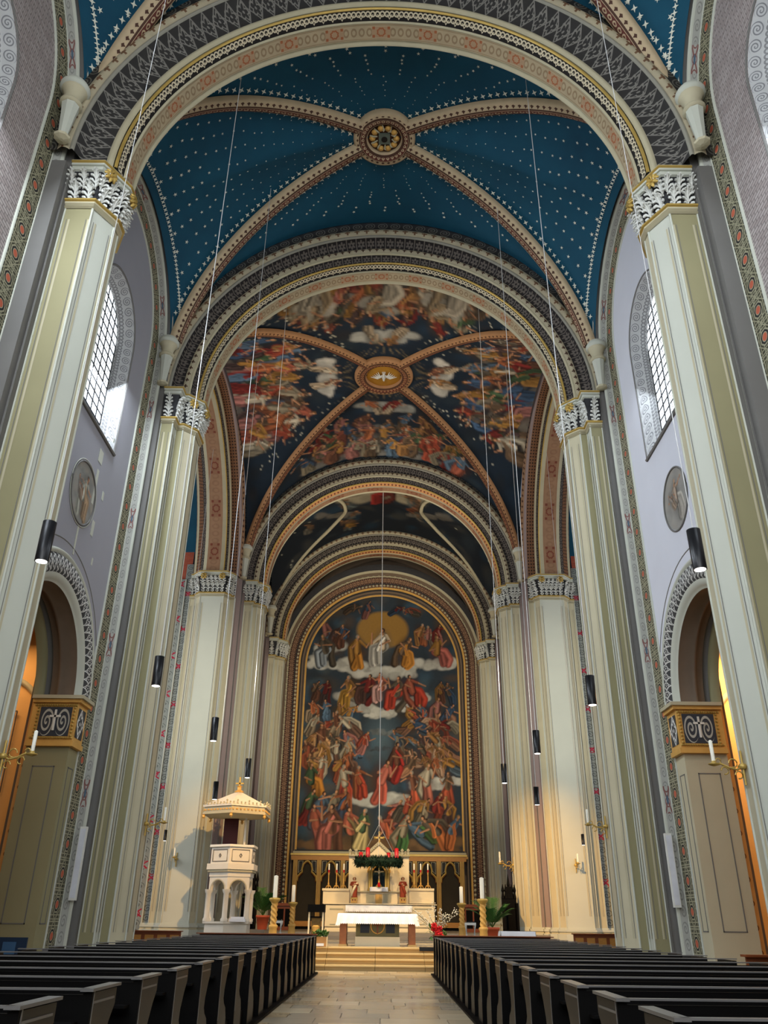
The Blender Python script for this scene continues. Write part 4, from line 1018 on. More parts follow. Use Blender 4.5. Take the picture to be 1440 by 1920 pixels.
for y_ in (15.0, 14.0, 13.0, 12.1, 11.2): row(y_, (-5.0, -4.1, -3.2, -2.3), 1.8, tilt=.9, seat=.3, cols=[(176, 132, 66), (160, 84, 56), (196, 150, 100), (84, 108, 128), (150, 130, 104), (104, 76, 60)]); row(y_, (2.2, 3.1, 4.0, 4.9), 1.7, tilt=1.2, cols=[(186, 136, 100), (160, 78, 54), (140, 100, 76), (190, 154, 124), (92, 108, 118), (150, 140, 118)], dm=.95)
row(12.9, (-1.2, 1.3), 1.8, tilt=.8); row(11.6, (1.2,), 2.4, cols=[(170, 50, 40)]); row(10.2, (-4.9, -2.6, -1.6), 2.3, cols=[(190, 76, 50), (196, 130, 50)]); row(10.0, (2.3, 3.2, 4.6), 2.2, cols=[(176, 100, 80), (190, 90, 60), (150, 120, 80)])
cf.figure(.05, 10.3, 3.0, PI / 2, (190, 92, 72), (196, 110, 90))
row(8.4, (-5.0, -4.2, -3.4, -2.5), 2.4, tilt=.4); row(8.3, (1.0, 1.9, 2.8, 3.8, 4.8), 2.2, tilt=.7); row(7.2, (-4.4, -3.2, -2.0, -1.2), 2.7, tilt=.5, cols=[(196, 176, 120), (190, 110, 96), (206, 196, 150), (110, 92, 60)])
row(6.9, (.6, 1.6, 2.8, 3.9, 4.9), 2.3, tilt=.9, cols=[(176, 90, 56), (84, 128, 160), (190, 110, 60), (70, 110, 60), (150, 64, 44)])
t = thing('altar_fresco', 'huge round-headed fresco of robed figures among clouds above the altar', 'painting', (0, 59.0, 5.7))
mb = MB(); nx, nz = 270, 420; rows = []
for j in range(nz + 1):
    z = 5.7 + (24.06 - 5.7) * j / nz; hw = FR if z < FZ else math.sqrt(max(.0004, FR * FR - (z - FZ) ** 2))
    rows.append([(-hw + 2 * hw * i / nx, 0, z - 5.7) for i in range(nx + 1)])
mb.grid(rows, PAINT); o = mb.build('painted_plaster', t); paint_vertices(o, lambda co: cf.sample(co[:, 0], co[:, 2] + 5.7))
q = MB(); q.box(-5.95, 5.95, -.3, 0, -.5, -.36, GOLDP); q.box(-5.85, 5.85, -.22, 0, -.36, -.1, CREAM); q.box(-5.75, 5.75, -.12, 0, -.1, 0, DARKR); q.build('sill_moulding', t)

# ---------------------------------------------------------------- chancel floor and steps
for i, (y0, z0, z1) in enumerate(((30.3, 0, .165), (30.68, .165, .33), (31.06, .33, .495), (31.44, .495, .66))):
    mb = MB(); xs = [-6.6 + 1.65 * k for k in range(9)]
    for k in range(8):
        mb2 = MB(); mb2.box(xs[k] + .006, xs[k + 1] - .006, y0 + .035, y0 + .6, z0 - .05 if i else -.05, z1 - .045, STEPM); mb2.box(xs[k] + .006, xs[k + 1] - .006, y0 - .01, y0 + .6, z1 - .045, z1, STEPT)
        if k == 0: root = struct('step', mb2)
        else: mb2.build('step_block', root)
mb = MB(); mb.box(-8.6, 8.6, 31.9, 43.0, -.02, .655, GREYS); mb.box(-8.6, -6.6, 30.3, 31.9, -.02, .655, GREYS); mb.box(6.6, 8.6, 30.3, 31.9, -.02, .655, GREYS); mb.box(-8.5, 8.5, 43.0, 44.4, .6, .79, GREYS); mb.box(-8.5, 8.5, 44.4, 59.2, .6, .92, GREYS)
for s in (-1, 1): mb.box(*sorted((s * 8.6, s * 11.6)), 36, 45, -.02, .6, GREYS)
plat = struct('choir_floor', mb)
for i in range(9):
    for j in range(7):
        q = MB(); q.box(-8 + 1.78 * i + .006, -8 + 1.78 * (i + 1) - .006, 31.9 + 1.58 * j + .006, 31.9 + 1.58 * (j + 1) - .006, .63, .66 + random.uniform(-.001, .001), random.choice((GREYS, TILES[1]))); q.build('stone_slab', plat)

# ---------------------------------------------------------------- pews
PZ = 1.0
def pew_mesh_parts(x0, x1, aisle):
    """root at the aisle-side foot of the back board; local x runs away from the aisle"""
    L = abs(x1 - x0)
    prof = [(0, 0), (0, PZ - .03), (.62, PZ - .03), (.62, .86), (.52, .76), (.42, .62), (.40, .52), (.46, .46), (.6, .4), (.68, .28), (.7, 0)]
    def end(x):
        q = MB(); a_ = [(x, y_, z_) for y_, z_ in prof]; b_ = [(x + .06, y_, z_) for y_, z_ in prof]; q.grid([a_ + [a_[0]], b_ + [b_[0]]], WOODD); q.face(a_[::-1], WOODE); q.face(b_, WOODE)
        return q
    parts = [('end_panel', end(0)), ('end_panel', end(L - .06))]
    q = MB(); q.box(-.02, .075, -.03, .66, PZ - .02, PZ, WOODT); parts.append(('end_cap', q))
    q = MB(); q.box(-.008, 0, .06, .56, .9, .915, WOODT); q.box(-.008, 0, .0, .05, .0, 1.0, WOODD); q.box(-.012, 0, .03, .045, .3, 1.0, WOODT); parts.append(('end_moulding', q))
    q = MB(); q.box(.06, L - .06, .0, .03, .1, PZ - .04, WOODD)
    parts.append(('back_board', q))
    q = MB(); q.box(.02, L, -.03, .03, PZ - .013, PZ, WOODT); parts.append(('top_rail', q))
    q = MB(); q.box(.06, L - .06, .04, .44, .43, .46, WOODD); parts.append(('seat', q))
    q = MB(); q.box(.06, L - .06, -.3, -.12, .16, .2, WOODD); q.box(.06, .12, -.3, 0, 0, .2, WOODD); parts.append(('kneeler', q))
    q = MB(); q.box(.06, L - .06, -.18, -.03, .78, .8, WOODD); parts.append(('book_shelf', q))
    return parts
ORD = ['nearest', 'second', 'third', 'fourth', 'fifth', 'sixth', 'seventh', 'eighth', 'ninth', 'tenth', 'eleventh', 'twelfth', 'thirteenth', 'fourteenth', 'fifteenth', 'sixteenth', 'seventeenth', 'eighteenth', 'nineteenth', 'twentieth']
for s, sn_ in SIDES:
    proto = None; n = 18 if s < 0 else 19; ys0, ys1 = (5.4, 27.6) if s < 0 else (5.2, 27.3)
    for i in range(n):
        y = ys0 + (ys1 - ys0) * i / (n - 1)
        lab = 'dark wooden pew left of the aisle, %s row' % ORD[i] if s < 0 else 'dark wooden pew right of the aisle, %s row' % ORD[i]
        if i == n - 1: lab = 'frontmost dark wooden pew %s of the aisle, before the altar steps' % sn_
        if proto is None:
            proto = thing('pew', lab, 'pew', (0, 0, 0), 0, 'pews %s of the aisle' % sn_)
            for nm, q in pew_mesh_parts(0, 3.7, s):
                if s < 0: q.v = [(-a_, b_, c_) for a_, b_, c_ in q.v]
                q.build(nm, proto)
            o = proto
        else: o = copy_tree(proto); o['label'] = lab
        o.location = (s * 1.85, y, .04)
    mb = MB(); mb.box(*sorted((s * 1.75, s * 5.75)), 4.6, 28.7, 0, .04, WOODD); pf = mb.build('pew_platform'); tag(pf, 'low dark platform under the pews %s of the aisle' % sn_, 'platform')
    # panelled front of the first row with lit red-brown book board
    t = thing('kneeling_desk', 'red-brown kneeling desk in front of the first pews on the %s' % sn_, 'desk', (s * 1.85, 28.75, 0))
    q = MB(); q.box(*sorted((0, s * 3.7)), .0, .05, 0, 1.06, WOODR); q.build('front_panel', t)
    q = MB(); q.box(*sorted((-s * .03, s * 3.75)), -.32, .12, 1.06, 1.085, WOODR); q.build('book_board', t)
    q = MB(); q.box(*sorted((0, s * .06)), -.32, .05, 0, 1.06, WOODD); q.build('end_panel', t)

def P2(px, py, Y): return at(px, py, Y)
# ---------------------------------------------------------------- pendant lamps
LP = [(-1, 86, 1015, 10.9, 'nearest on the left, before the left wall'), (-1, 296, 1258, 17.0, 'second on the left'), (-1, 402, 1367, 22.9, 'third on the left'), (-1, 465, 1440, 29.1, 'fourth on the left above the pulpit'),
      (-1, 404, 1482, 34.5, 'beside the pulpit canopy'), (-1, 310, 1566, 40.5, 'lowest on the left near the brick transept'),
      (1, 1306, 1030, 10.9, 'nearest on the right, before the bright wall'), (1, 1108, 1294, 17.4, 'lit one, second on the right'), (1, 1006, 1391, 23.4, 'third on the right'), (1, 945, 1450, 29.1, 'fourth on the right near the altar painting'),
      (1, 1006, 1492, 34.5, 'right, under the third one'), (1, 1093, 1574, 40.5, 'lowest on the right')]
proto = None
for (s, px, py, Y, d) in LP:
    p = P2(px, py, Y); sc = .74 if Y < 30 else (.8 if Y < 36 else .55); R_ = .135 * sc; H_ = .88 * sc
    t = thing('pendant_lamp', 'black cylinder pendant lamp, ' + d, 'lamp', (p.x, p.y, p.z - H_ / 2), 0, 'pendant lamps')
    q = MB(); q.lathe([(R_ * .2, H_), (R_, H_ - .01), (R_, 0)], BLACK, n=24); q.build('cylinder', t, True)
    q = MB(); q.lathe([(R_ * .82, -.004), (R_ * .82, .0)], GLOW, n=20); q.build('light_disc', t)
    V = VAULTS[0] if p.y < 5.5 else VAULTS[1] if p.y < 15.5 else VAULTS[2] if p.y < 26.2 else VX
    ztop = (V.z(p.x, p.y) if p.y < 44 and abs(p.x) < 8.3 else 19.5) - .02
    if abs(p.x) > 8.45: ztop = ZC + math.sqrt(max(1, 7.66 ** 2 - (p.y - 36.25) ** 2))
    if abs(p.y - 15.9) < .6 or 26.1 < p.y < 27.3: ztop = ZC + math.sqrt(7.1 ** 2 - p.x ** 2)
    q = MB(); zr = ztop - (p.z - H_ / 2); q.tube([(0, 0, H_), (0, 0, zr)], .011 if Y > 15 else .007, CABLE, 6); q.build('cable', t)
    spot('pendant_light', (p.x, p.y, p.z - H_ / 2 - .05), (p.x, p.y, 0), 90, (1, .9, .74), 70, .6, .08).parent = None
# ---------------------------------------------------------------- wall roundels
for s, sn_, px, col in ((-1, 'left', 0, (150, 148, 138)), (1, 'right', 0, (150, 148, 146))):
    t = thing('roundel', 'round faded painting of a robed figure below the window in the %s wall' % sn_, 'painting', (s * (XW - .01), 21.3, 12.85))
    cr = Canvas(-1.1, 1.1, -1.1, 1.1, 60, (140, 138, 132) if s > 0 else (124, 124, 118)); random.seed(3 + s)
    for i in range(40): cr.blob(random.uniform(-1, 1), random.uniform(-1, 1), .3, .2, random.random() * 3, np.array(C(random.choice(((150, 148, 142), (120, 118, 112), (160, 150, 136))))), .35, .8)
    cr.figure(.05, -.05, 1.55, PI / 2, (176, 170, 158) if s > 0 else (168, 140, 108), (170, 150, 130) if s > 0 else (176, 176, 160), True); cr.figure(-.3, .1, .8, PI / 2 + .5, (150, 130, 110), (140, 130, 120))
    q = MB(); n = 40; q.grid([[(0, r_ * math.cos(2 * PI * j / 64), r_ * math.sin(2 * PI * j / 64)) for j in range(64)] for r_ in [.001 + .93 * i / n for i in range(n + 1)]], PAINT, close=True)
    o = q.build('painted_disc', t); paint_vertices(o, lambda co: cr.sample(co[:, 1] * (1 if s < 0 else -1), co[:, 2]))
    q = MB(); q.tube([(-s * .01, .97 * math.cos(2 * PI * j / 48), .97 * math.sin(2 * PI * j / 48)) for j in range(49)], .03, GREYP, 6)
    if s < 0: q.tube([(-s * .01, 1.04 * math.cos(2 * PI * j / 48), 1.04 * math.sin(2 * PI * j / 48)) for j in range(49)], .014, LIGHT, 6)
    q.build('ring_moulding', t, True)
# cleaned test patches on the left wall
PATCH = (('square pale cleaned patch just under the left window sill', 21.9, 14.35, .34, .45), ('long narrow pale strip running down beside the left roundel', 22.0, 12.9, .16, 1.2), ('pale cleaned patch right of the left roundel', 22.4, 12.0, .2, .5),
         ('thin pale vertical strip under the left roundel', 21.4, 10.9, .1, .9), ('tiny pale patch right of the left window sill', 22.8, 15.6, .12, .16), ('tiny pale patch low above the left aisle arch', 22.9, 11.2, .1, .24), ('small pale patch level with the top of the left roundel', 22.75, 13.4, .14, .3))
for (lb, y_, z_, w_, h_) in PATCH:
    q = MB(); q.box(0, .012, 0, w_, 0, h_, LIGHT); o = q.build('cleaned_patch'); o.location = (-XW, y_, z_); tag(o, lb, 'wall patch', 'cleaned patches on the left wall')
# ---------------------------------------------------------------- column loudspeakers on the second piers
for s, sn_, p in ((-1, 'left', P2(136, 1700, 25.35)), (1, 'right', P2(1268, 1702, 25.35))):
    t = thing('column_loudspeaker', 'tall slim white loudspeaker on the dark pilaster of the second %s pier' % sn_, 'loudspeaker', (p.x, 25.3, 1.9))
    q = MB(); q.box(-.1, .1, -.12, .0, 0, 1.95, WHITEO); q.build('housing', t); q = MB(); q.box(-.075, .075, -.128, -.12, .06, 1.89, mat('speaker_grille', color=C((206, 208, 214)))); q.build('grille', t)
    q = MB(); q.box(-.04, .04, 0, .12, .3, .4, BLACK); q.box(-.04, .04, 0, .12, 1.5, 1.6, BLACK); q.build('bracket', t)
# ---------------------------------------------------------------- sconces
def sconce(loc, rz, label, sc=1.0):
    t = thing('candle_sconce', label, 'sconce', loc, rz, 'bracket candles on the piers'); t.scale = (sc, sc, sc)
    q = MB(); q.tube([(0, 0, -.35), (0, 0, .3)], .025, GOLD, 8); q.lathe([(.06, -.05), (.1, 0), (.06, .05)], GOLD, n=10); q.build('wall_plate', t, True)
    q = MB(); q.tube([(0, 0, 0), (.12, 0, -.06), (.28, 0, -.02), (.42, 0, .05), (.55, 0, .02)], .022, GOLD, 8)
    for (cx_, cz_, r_) in ((.18, .06, .08), (.36, -.08, .07), (.1, -.16, .07), (.46, .1, .05)): q.tube([(cx_ + r_ * math.cos(k_ * .5), 0, cz_ + r_ * math.sin(k_ * .5)) for k_ in range(11)], .014, GOLD, 6)
    q.build('scroll_arm', t, True)
    q = MB(); q.lathe([(.02, 0), (.1, .03), (.11, .05), (.05, .06), (.04, .1)], GOLD, .55, 0, 14); q.build('drip_pan', t, True)
    q = MB(); q.lathe([(.036, .1), (.036, .48), (.01, .5)], WAX, .55, 0, 12); q.build('candle', t, True)
p = P2(1143, 1550, 27.0); sconce((7.2, 26.9, p.z), PI, 'gilt bracket candle on the second right pier')
p = P2(265, 1545, 27.0); sconce((-7.2, 26.9, p.z), 0, 'gilt bracket candle on the second left pier')
p = P2(1412, 1440, 16.3); sconce((7.2, 16.15, p.z), PI, 'dark bracket candle on the nearest right pier')
p = P2(4, 1420, 16.3); sconce((-7.2, 16.15, p.z), 0, 'bracket candle on the nearest left pier')
p = P2(1080, 1622, 43.85); sconce((p.x, 43.88, p.z), -PI / 2, 'small gilt bracket candle on the back right pier')
p = P2(335, 1612, 44.4); sconce((p.x, 43.9, p.z), -PI / 2, 'small gilt bracket candle on the back left pier')
p = P2(964, 1622, 46.4); sconce((7.15, 46.4, p.z), PI, 'gilt bracket candle beside the choir on the right', 1.3)

# ---------------------------------------------------------------- pulpit
pb = P2(425, 1752, 41.4); PX, PY = pb.x, 41.4; ZF = .66
t = thing('pulpit', 'white stone pulpit with arched legs and pointed canopy by the back left pier', 'pulpit', (PX, PY, ZF))
hexp = lambda R_, ph=0: [(R_ * math.sin(2 * PI * i / 6 + ph), -R_ * math.cos(2 * PI * i / 6 + ph)) for i in range(6)]
PW = mat('pulpit_stone', color=C((210, 204, 190)), var=.06)
z_b1, z_cor, z_bt = P2(425, 1622, PY).z - ZF, P2(425, 1632, PY).z - ZF, P2(425, 1586, PY).z - ZF
q = MB(); q.prism(hexp(1.16), 0, .12, PW); q.prism(hexp(1.1), .12, .62, PW); q.prism(hexp(1.2), .62, .7, PW); q.build('plinth', t)
hz = z_cor - .32 - .7
for i in range(6):
    a_ = hexp(1.04)[i]; q = MB()
    q.lathe([(.17, .7), (.17, .8), (.12, .86), (.12, .7 + hz * .62), (.17, .7 + hz * .66), (.19, .7 + hz * .72)], PW, a_[0], a_[1], 10); q.build('column', t, True)
for i in range(6):
    a_, b_ = hexp(1.06)[i], hexp(1.06)[(i + 1) % 6]; L_ = math.dist(a_, b_); q = MB()
    zt, zs_ = z_cor - .3, .7 + hz * .72; hw = L_ / 2 - .14; n = 16
    arc = [(-hw * math.cos(PI * k / n), zs_ + min(hw, zt - zs_ - .08) * math.sin(PI * k / n)) for k in range(n + 1)]
    out_ = [(-L_ / 2 + L_ * k / n, zt) for k in range(n + 1)]; out_[0] = (-L_ / 2, zt)
    mp = lambda u, z_, d: ((a_[0] + b_[0]) / 2 + (b_[0] - a_[0]) / L_ * u + (a_[0] + b_[0]) / 2 * d, (a_[1] + b_[1]) / 2 + (b_[1] - a_[1]) / L_ * u + (a_[1] + b_[1]) / 2 * d, z_)
    A_ = [(-L_ / 2, zs_)] + [(u, z_) for u, z_ in arc] + [(L_ / 2, zs_)]; B_ = [(-L_ / 2, zt)] + out_ + [(L_ / 2, zt)]
    for d in (0, -.14): q.grid([[mp(u, z_, d) for u, z_ in A_], [mp(u, z_, d) for u, z_ in B_]], PW)
    q.grid([[mp(u, z_, 0) for u, z_ in A_], [mp(u, z_, -.14) for u, z_ in A_]], PW)
    q.grid([[mp(u * 1.12, zs_ + (z_ - zs_) * 1.12, .03) for u, z_ in arc], [mp(u, z_, .03) for u, z_ in arc]], CREAM)
    q.build('arch', t)
q = MB(); q.prism(hexp(1.1), z_cor - .3, z_cor - .1, PW); q.prism(hexp(1.2), z_cor - .1, z_cor, CREAM); q.prism(hexp(1.26), z_cor, z_b1 + .02, PW); q.build('cornice', t)
q = MB(); q.prism(hexp(1.1), z_b1, z_bt - .1, PW); q.prism(hexp(1.2), z_bt - .1, z_bt, WHITEO)
q.build('parapet', t)
for i in range(6):
    a_, b_ = hexp(1.115)[i], hexp(1.115)[(i + 1) % 6]; q = MB()
    f = lambda k, z_: (a_[0] + (b_[0] - a_[0]) * k, a_[1] + (b_[1] - a_[1]) * k, z_)
    for pts in ([f(.12, z_b1 + .12), f(.88, z_b1 + .12), f(.88, z_bt - .22), f(.12, z_bt - .22), f(.12, z_b1 + .12)],): q.tube(pts, .02, GREYP, 6)
    zc_ = (z_b1 + z_bt) / 2 - .05
    for k in range(4): q.tube([f(.5 + .05 * math.cos(k * PI / 2), zc_ + .08 * math.sin(k * PI / 2)), f(.5 + .05 * math.cos((k + 1) * PI / 2), zc_ + .08 * math.sin((k + 1) * PI / 2))], .02, GREYP, 6)
    q.build('panel_frame', t)
zc0, zc1, zc2, zc3, zc4 = [P2(436, y_, PY).z - ZF for y_ in (1531, 1520, 1486, 1478, 1457)]
q = MB(); q.prism(hexp(1.72), zc0, zc0 + .1, CREAM); q.prism(hexp(1.66), zc0 + .1, zc1 + .06, OR_SQ and CREAM); q.prism(hexp(1.74), zc1 + .06, zc1 + .14, PW)
for i in range(6):
    a_, b_ = hexp(1.74)[i], hexp(1.74)[(i + 1) % 6]
    q.face([(a_[0], a_[1], zc1 + .14), (b_[0], b_[1], zc1 + .14), (b_[0] * .1, b_[1] * .1, zc2), (a_[0] * .1, a_[1] * .1, zc2)], PW)
q.build('canopy_roof', t)
q = MB()
for i in range(6):
    a_, b_ = hexp(1.72)[i], hexp(1.72)[(i + 1) % 6]
    q.lathe([(.01, zc0 - .2), (.08, zc0 - .12), (.06, zc0 - .04), (.09, zc0)], GOLDP, a_[0] * .97, a_[1] * .97, 8)
    for k in range(9):
        f = (k + .5) / 9; x_, y_ = a_[0] + (b_[0] - a_[0]) * f, a_[1] + (b_[1] - a_[1]) * f; h_ = .22 if k % 3 == 1 else .12
        q.lathe([(.05, zc1 + .14), (.02, zc1 + .14 + h_ * .5), (.05, zc1 + .14 + h_ * .75), (.005, zc1 + .14 + h_)], CREAM, x_, y_, 6)
        q.lathe([(.04, zc0 + .16), (.04, zc0 + .22)], GOLDP, x_ * .98, y_ * .98, 6)
o = q.build('canopy_cresting', t); o['kind'] = 'stuff'
q = MB(); q.lathe([(.2, zc2), (.22, zc2 + .06), (.1, zc2 + .12), (.1, zc3 + .05), (.16, zc3 + .1)], GOLDP, n=10); q.box(-.035, .035, -.03, .03, zc3 + .1, zc4, GOLD); zz = zc4 - .3; q.box(-.2, .2, -.03, .03, zz - .035, zz + .035, GOLD); q.build('cross_finial', t)
q = MB(); q.box(-.75, -.05, .9, 1.0, z_bt - .3, zc0, mat('dark_red_board', color=C((56, 12, 12)), rough=.6)); q.build('back_board', t)
q = MB(); q.tube([(.35, .7, z_bt - .2), (.35, .7, zc0)], .05, PW, 8); q.build('canopy_post', t)
q = MB(); q.box(.25, .95, -1.1, -.75, .7, .82, LINEN); q.box(.3, .9, -1.05, -.8, .82, .9, LINEN); q.build('folded_cloth', t)

# ---------------------------------------------------------------- high altar
AY = 49.6; az = .92
def H(px, py, Y=AY): v = P2(px, py, Y); return v.x, v.z
t = thing('high_altar', 'white marble high altar with gabled centre below the fresco', 'altar', (0, AY, az))
def abox(q, px0, px1, py0, py1, d0, d1, m, Y=AY):
    x0, z1 = H(px0, py0); x1, z0 = H(px1, py1); q.box(x0, x1, d0, d1, max(0, z0 - az), z1 - az, m)
q = MB(); abox(q, 612, 814, 1697, 1752, -.9, .6, MARB); abox(q, 609, 817, 1694, 1698, -.98, .6, MARB); q.build('lower_body', t)
q = MB()
for (a_, b_) in ((620, 645), (776, 808)): abox(q, a_, b_, 1703, 1706, -.93, -.9, CREAM); abox(q, a_, b_, 1732, 1734, -.93, -.9, CREAM)
abox(q, 609, 817, 1736, 1739, -.98, -.9, CREAM); abox(q, 609, 817, 1742, 1752, -1.05, -.9, MARB); q.build('base_moulding', t)
for sd, (a_, b_) in (('left', (606, 655)), ('right', (766, 813))):
    q = MB(); abox(q, a_ + 1, b_, 1670, 1695, -.5, .6, MARB); abox(q, a_ - .5, b_, 1666, 1671, -.58, .6, MARB); q.build('candle_shelf', t)
q = MB(); abox(q, 655, 676, 1606, 1695, -.25, .6, MARB); abox(q, 745, 767, 1606, 1695, -.25, .6, MARB); abox(q, 676, 745, 1606, 1626, -.35, .6, MARB); abox(q, 676, 690, 1622, 1673, -.35, .6, MARB); abox(q, 731, 745, 1622, 1673, -.35, .6, MARB)
q.build('retable', t)
q = MB(); abox(q, 654, 768, 1604, 1607, -.45, .6, CREAM); abox(q, 670, 751, 1671, 1674, -.5, .6, CREAM); q.build('cornice', t)
q = MB(); abox(q, 676, 745, 1673, 1695, -.4, .6, MARB)
for (a_, b_) in ((687, 702), (718, 733)): abox(q, a_, b_, 1676, 1693, -.43, -.4, CREAM)
q.build('predella', t)
q = MB(); abox(q, 704, 716, 1677, 1695, -.46, -.4, GOLDP); q.build('tabernacle_door', t)
q = MB(); abox(q, 699, 722, 1624, 1672, -.05, .1, mat('dark_teal_niche', color=C((18, 44, 50)), rough=.6)); q.build('niche', t)
for cx_ in (692.5, 696.5, 723.5, 728):
    q = MB(); x_, z0 = H(cx_, 1671); _, z1 = H(cx_, 1636); q.lathe([(.1, z0 - az), (.1, z0 - az + .08), (.07, z0 - az + .12), (.07, z1 - az), (.11, z1 - az + .1)], GOLD, x_, -.42, 12); q.build('gilt_column', t, True)
q = MB(); x_, z_ = H(710.5, 1637)
for r_ in (.42, .54, .66): sweep_arch(q, rollp(r_, -.42, r_ - .1, -.42, .05), GOLDP if r_ != .54 else CREAM, (x_, 0, z_ - az), (1, 0, 0), (0, 1, 0), n=20)
q.build('niche_arch', t, True)
q = MB(); xa, za = H(711, 1584); xl, zl = H(688, 1605); xr, _ = H(733, 1605)
q.grid([[(xl, -.4, zl - az), (xa, -.4, za - az), (xr, -.4, zl - az)], [(xl, .3, zl - az), (xa, .3, za - az), (xr, .3, zl - az)]], MARB); q.face([(xl, -.4, zl - az), (xr, -.4, zl - az), (xa, -.4, za - az)], MARB)
for k in range(8):
    for (x0, x1) in ((xl, xa), (xr, xa)):
        f = (k + .3) / 8; b_ = len(q.v); q.lathe([(.02, -.1), (.12, -.02), (.1, .06), (.01, .14)], CREAM, x0 + (x1 - x0) * f, -.4, 7); q.v[b_:] = [(a1, a2, a3 + zl - az + (za - zl) * f + .04) for a1, a2, a3 in q.v[b_:]]
q.build('gable', t)
q = MB(); b_x, z_ = H(711, 1584)
q.box(b_x - .045, b_x + .045, -.44, -.36, z_ - az, H(711, 1564)[1] - az, GOLD); zc_ = H(711, 1572)[1] - az; q.box(b_x - .26, b_x + .26, -.44, -.36, zc_ - .045, zc_ + .045, GOLD)
for (dx, dz) in ((-.26, 0), (.26, 0), (0, .28)): b_ = len(q.v); q.lathe([(.01, -.08), (.08, 0), (.01, .08)], GOLD, b_x + dx, -.4, 8); q.v[b_:] = [(a1, a2, a3 + zc_ + dz) for a1, a2, a3 in q.v[b_:]]
q.build('gable_cross', t)
q = MB()
for px_ in (657, 662, 668, 674, 680, 742, 748, 754, 760, 765):
    x_, z_ = H(px_, 1604); hh = .34 if px_ in (657, 668, 754, 765) else .2
    q.lathe([(.09, z_ - az), (.05, z_ - az + hh * .4), (.1, z_ - az + hh * .7), (.01, z_ - az + hh)], CREAM, x_, -.3, 8)
o = q.build('acroterion', t)
# altar step (mensa) with its cloth
xa, za = H(648, 1697, 48.4); xb, _ = H(772, 1697, 48.4)
t2 = thing('altar_cloth', 'lace-edged white cloth on the high altar shelf', 'cloth', ((xa + xb) / 2, 48.45, za)); L_ = (xb - xa) / 2
q = MB(); n = 60; zb_ = H(648, 1710, 48.4)[1] - za
q.grid([[(-L_ + 2 * L_ * i / n, .55, .0) for i in range(n + 1)], [(-L_ + 2 * L_ * i / n, -.02, .0) for i in range(n + 1)], [(-L_ + 2 * L_ * i / n, -.06 + .015 * math.sin(i * 1.3), zb_ * .6) for i in range(n + 1)], [(-L_ + 2 * L_ * i / n, -.07 + .03 * math.sin(i * 1.1), zb_ + (.05 if i % 2 else 0)) for i in range(n + 1)]], LINEN); q.build('linen', t2, True)
# candlesticks
proto = None
for px_, d in ((615.6, 'leftmost on the high altar'), (630.3, 'second from left on the high altar'), (643.8, 'third from left on the high altar'), (776.6, 'third from right on the high altar'), (789, 'second from right on the high altar'), (802.7, 'rightmost on the high altar')):
    x_, z_ = H(px_, 1666.2, AY - .3); top = H(px_, 1619, AY - .3)[1] - z_
    if proto is None:
        o = proto = thing('altar_candlestick', None, 'candlestick', (0, 0, 0), 0, 'tall candlesticks on the high altar')
        q = MB(); q.lathe([(.06, .1), (.04, .2), (.055, .26), (.03, .32), (.03, top * .55), (.05, top * .58), (.03, top * .6), (.07, top * .64)], GOLDP, n=10); q.build('stem', o, True)
        for k in range(3): q = MB(); c_, s_ = math.cos(k * 2.1 - PI / 2), math.sin(k * 2.1 - PI / 2); q.tube([(0, 0, .18), (c_ * .1, s_ * .1, .14), (c_ * .18, s_ * .18, .02)], [.03, .03, .02], GOLDP, 6); q.build('foot', o, True)
        q = MB(); q.lathe([(.045, top * .64), (.045, top * .74)], REDW, n=10); q.build('red_sleeve', o, True)
        q = MB(); q.lathe([(.04, top * .74), (.04, top * .98), (.006, top)], WAX, n=10); q.build('candle', o, True)
    else: o = copy_tree(proto)
    o.location = (x_, AY - .3, z_); o['label'] = 'tall slim candlestick with white candle, ' + d
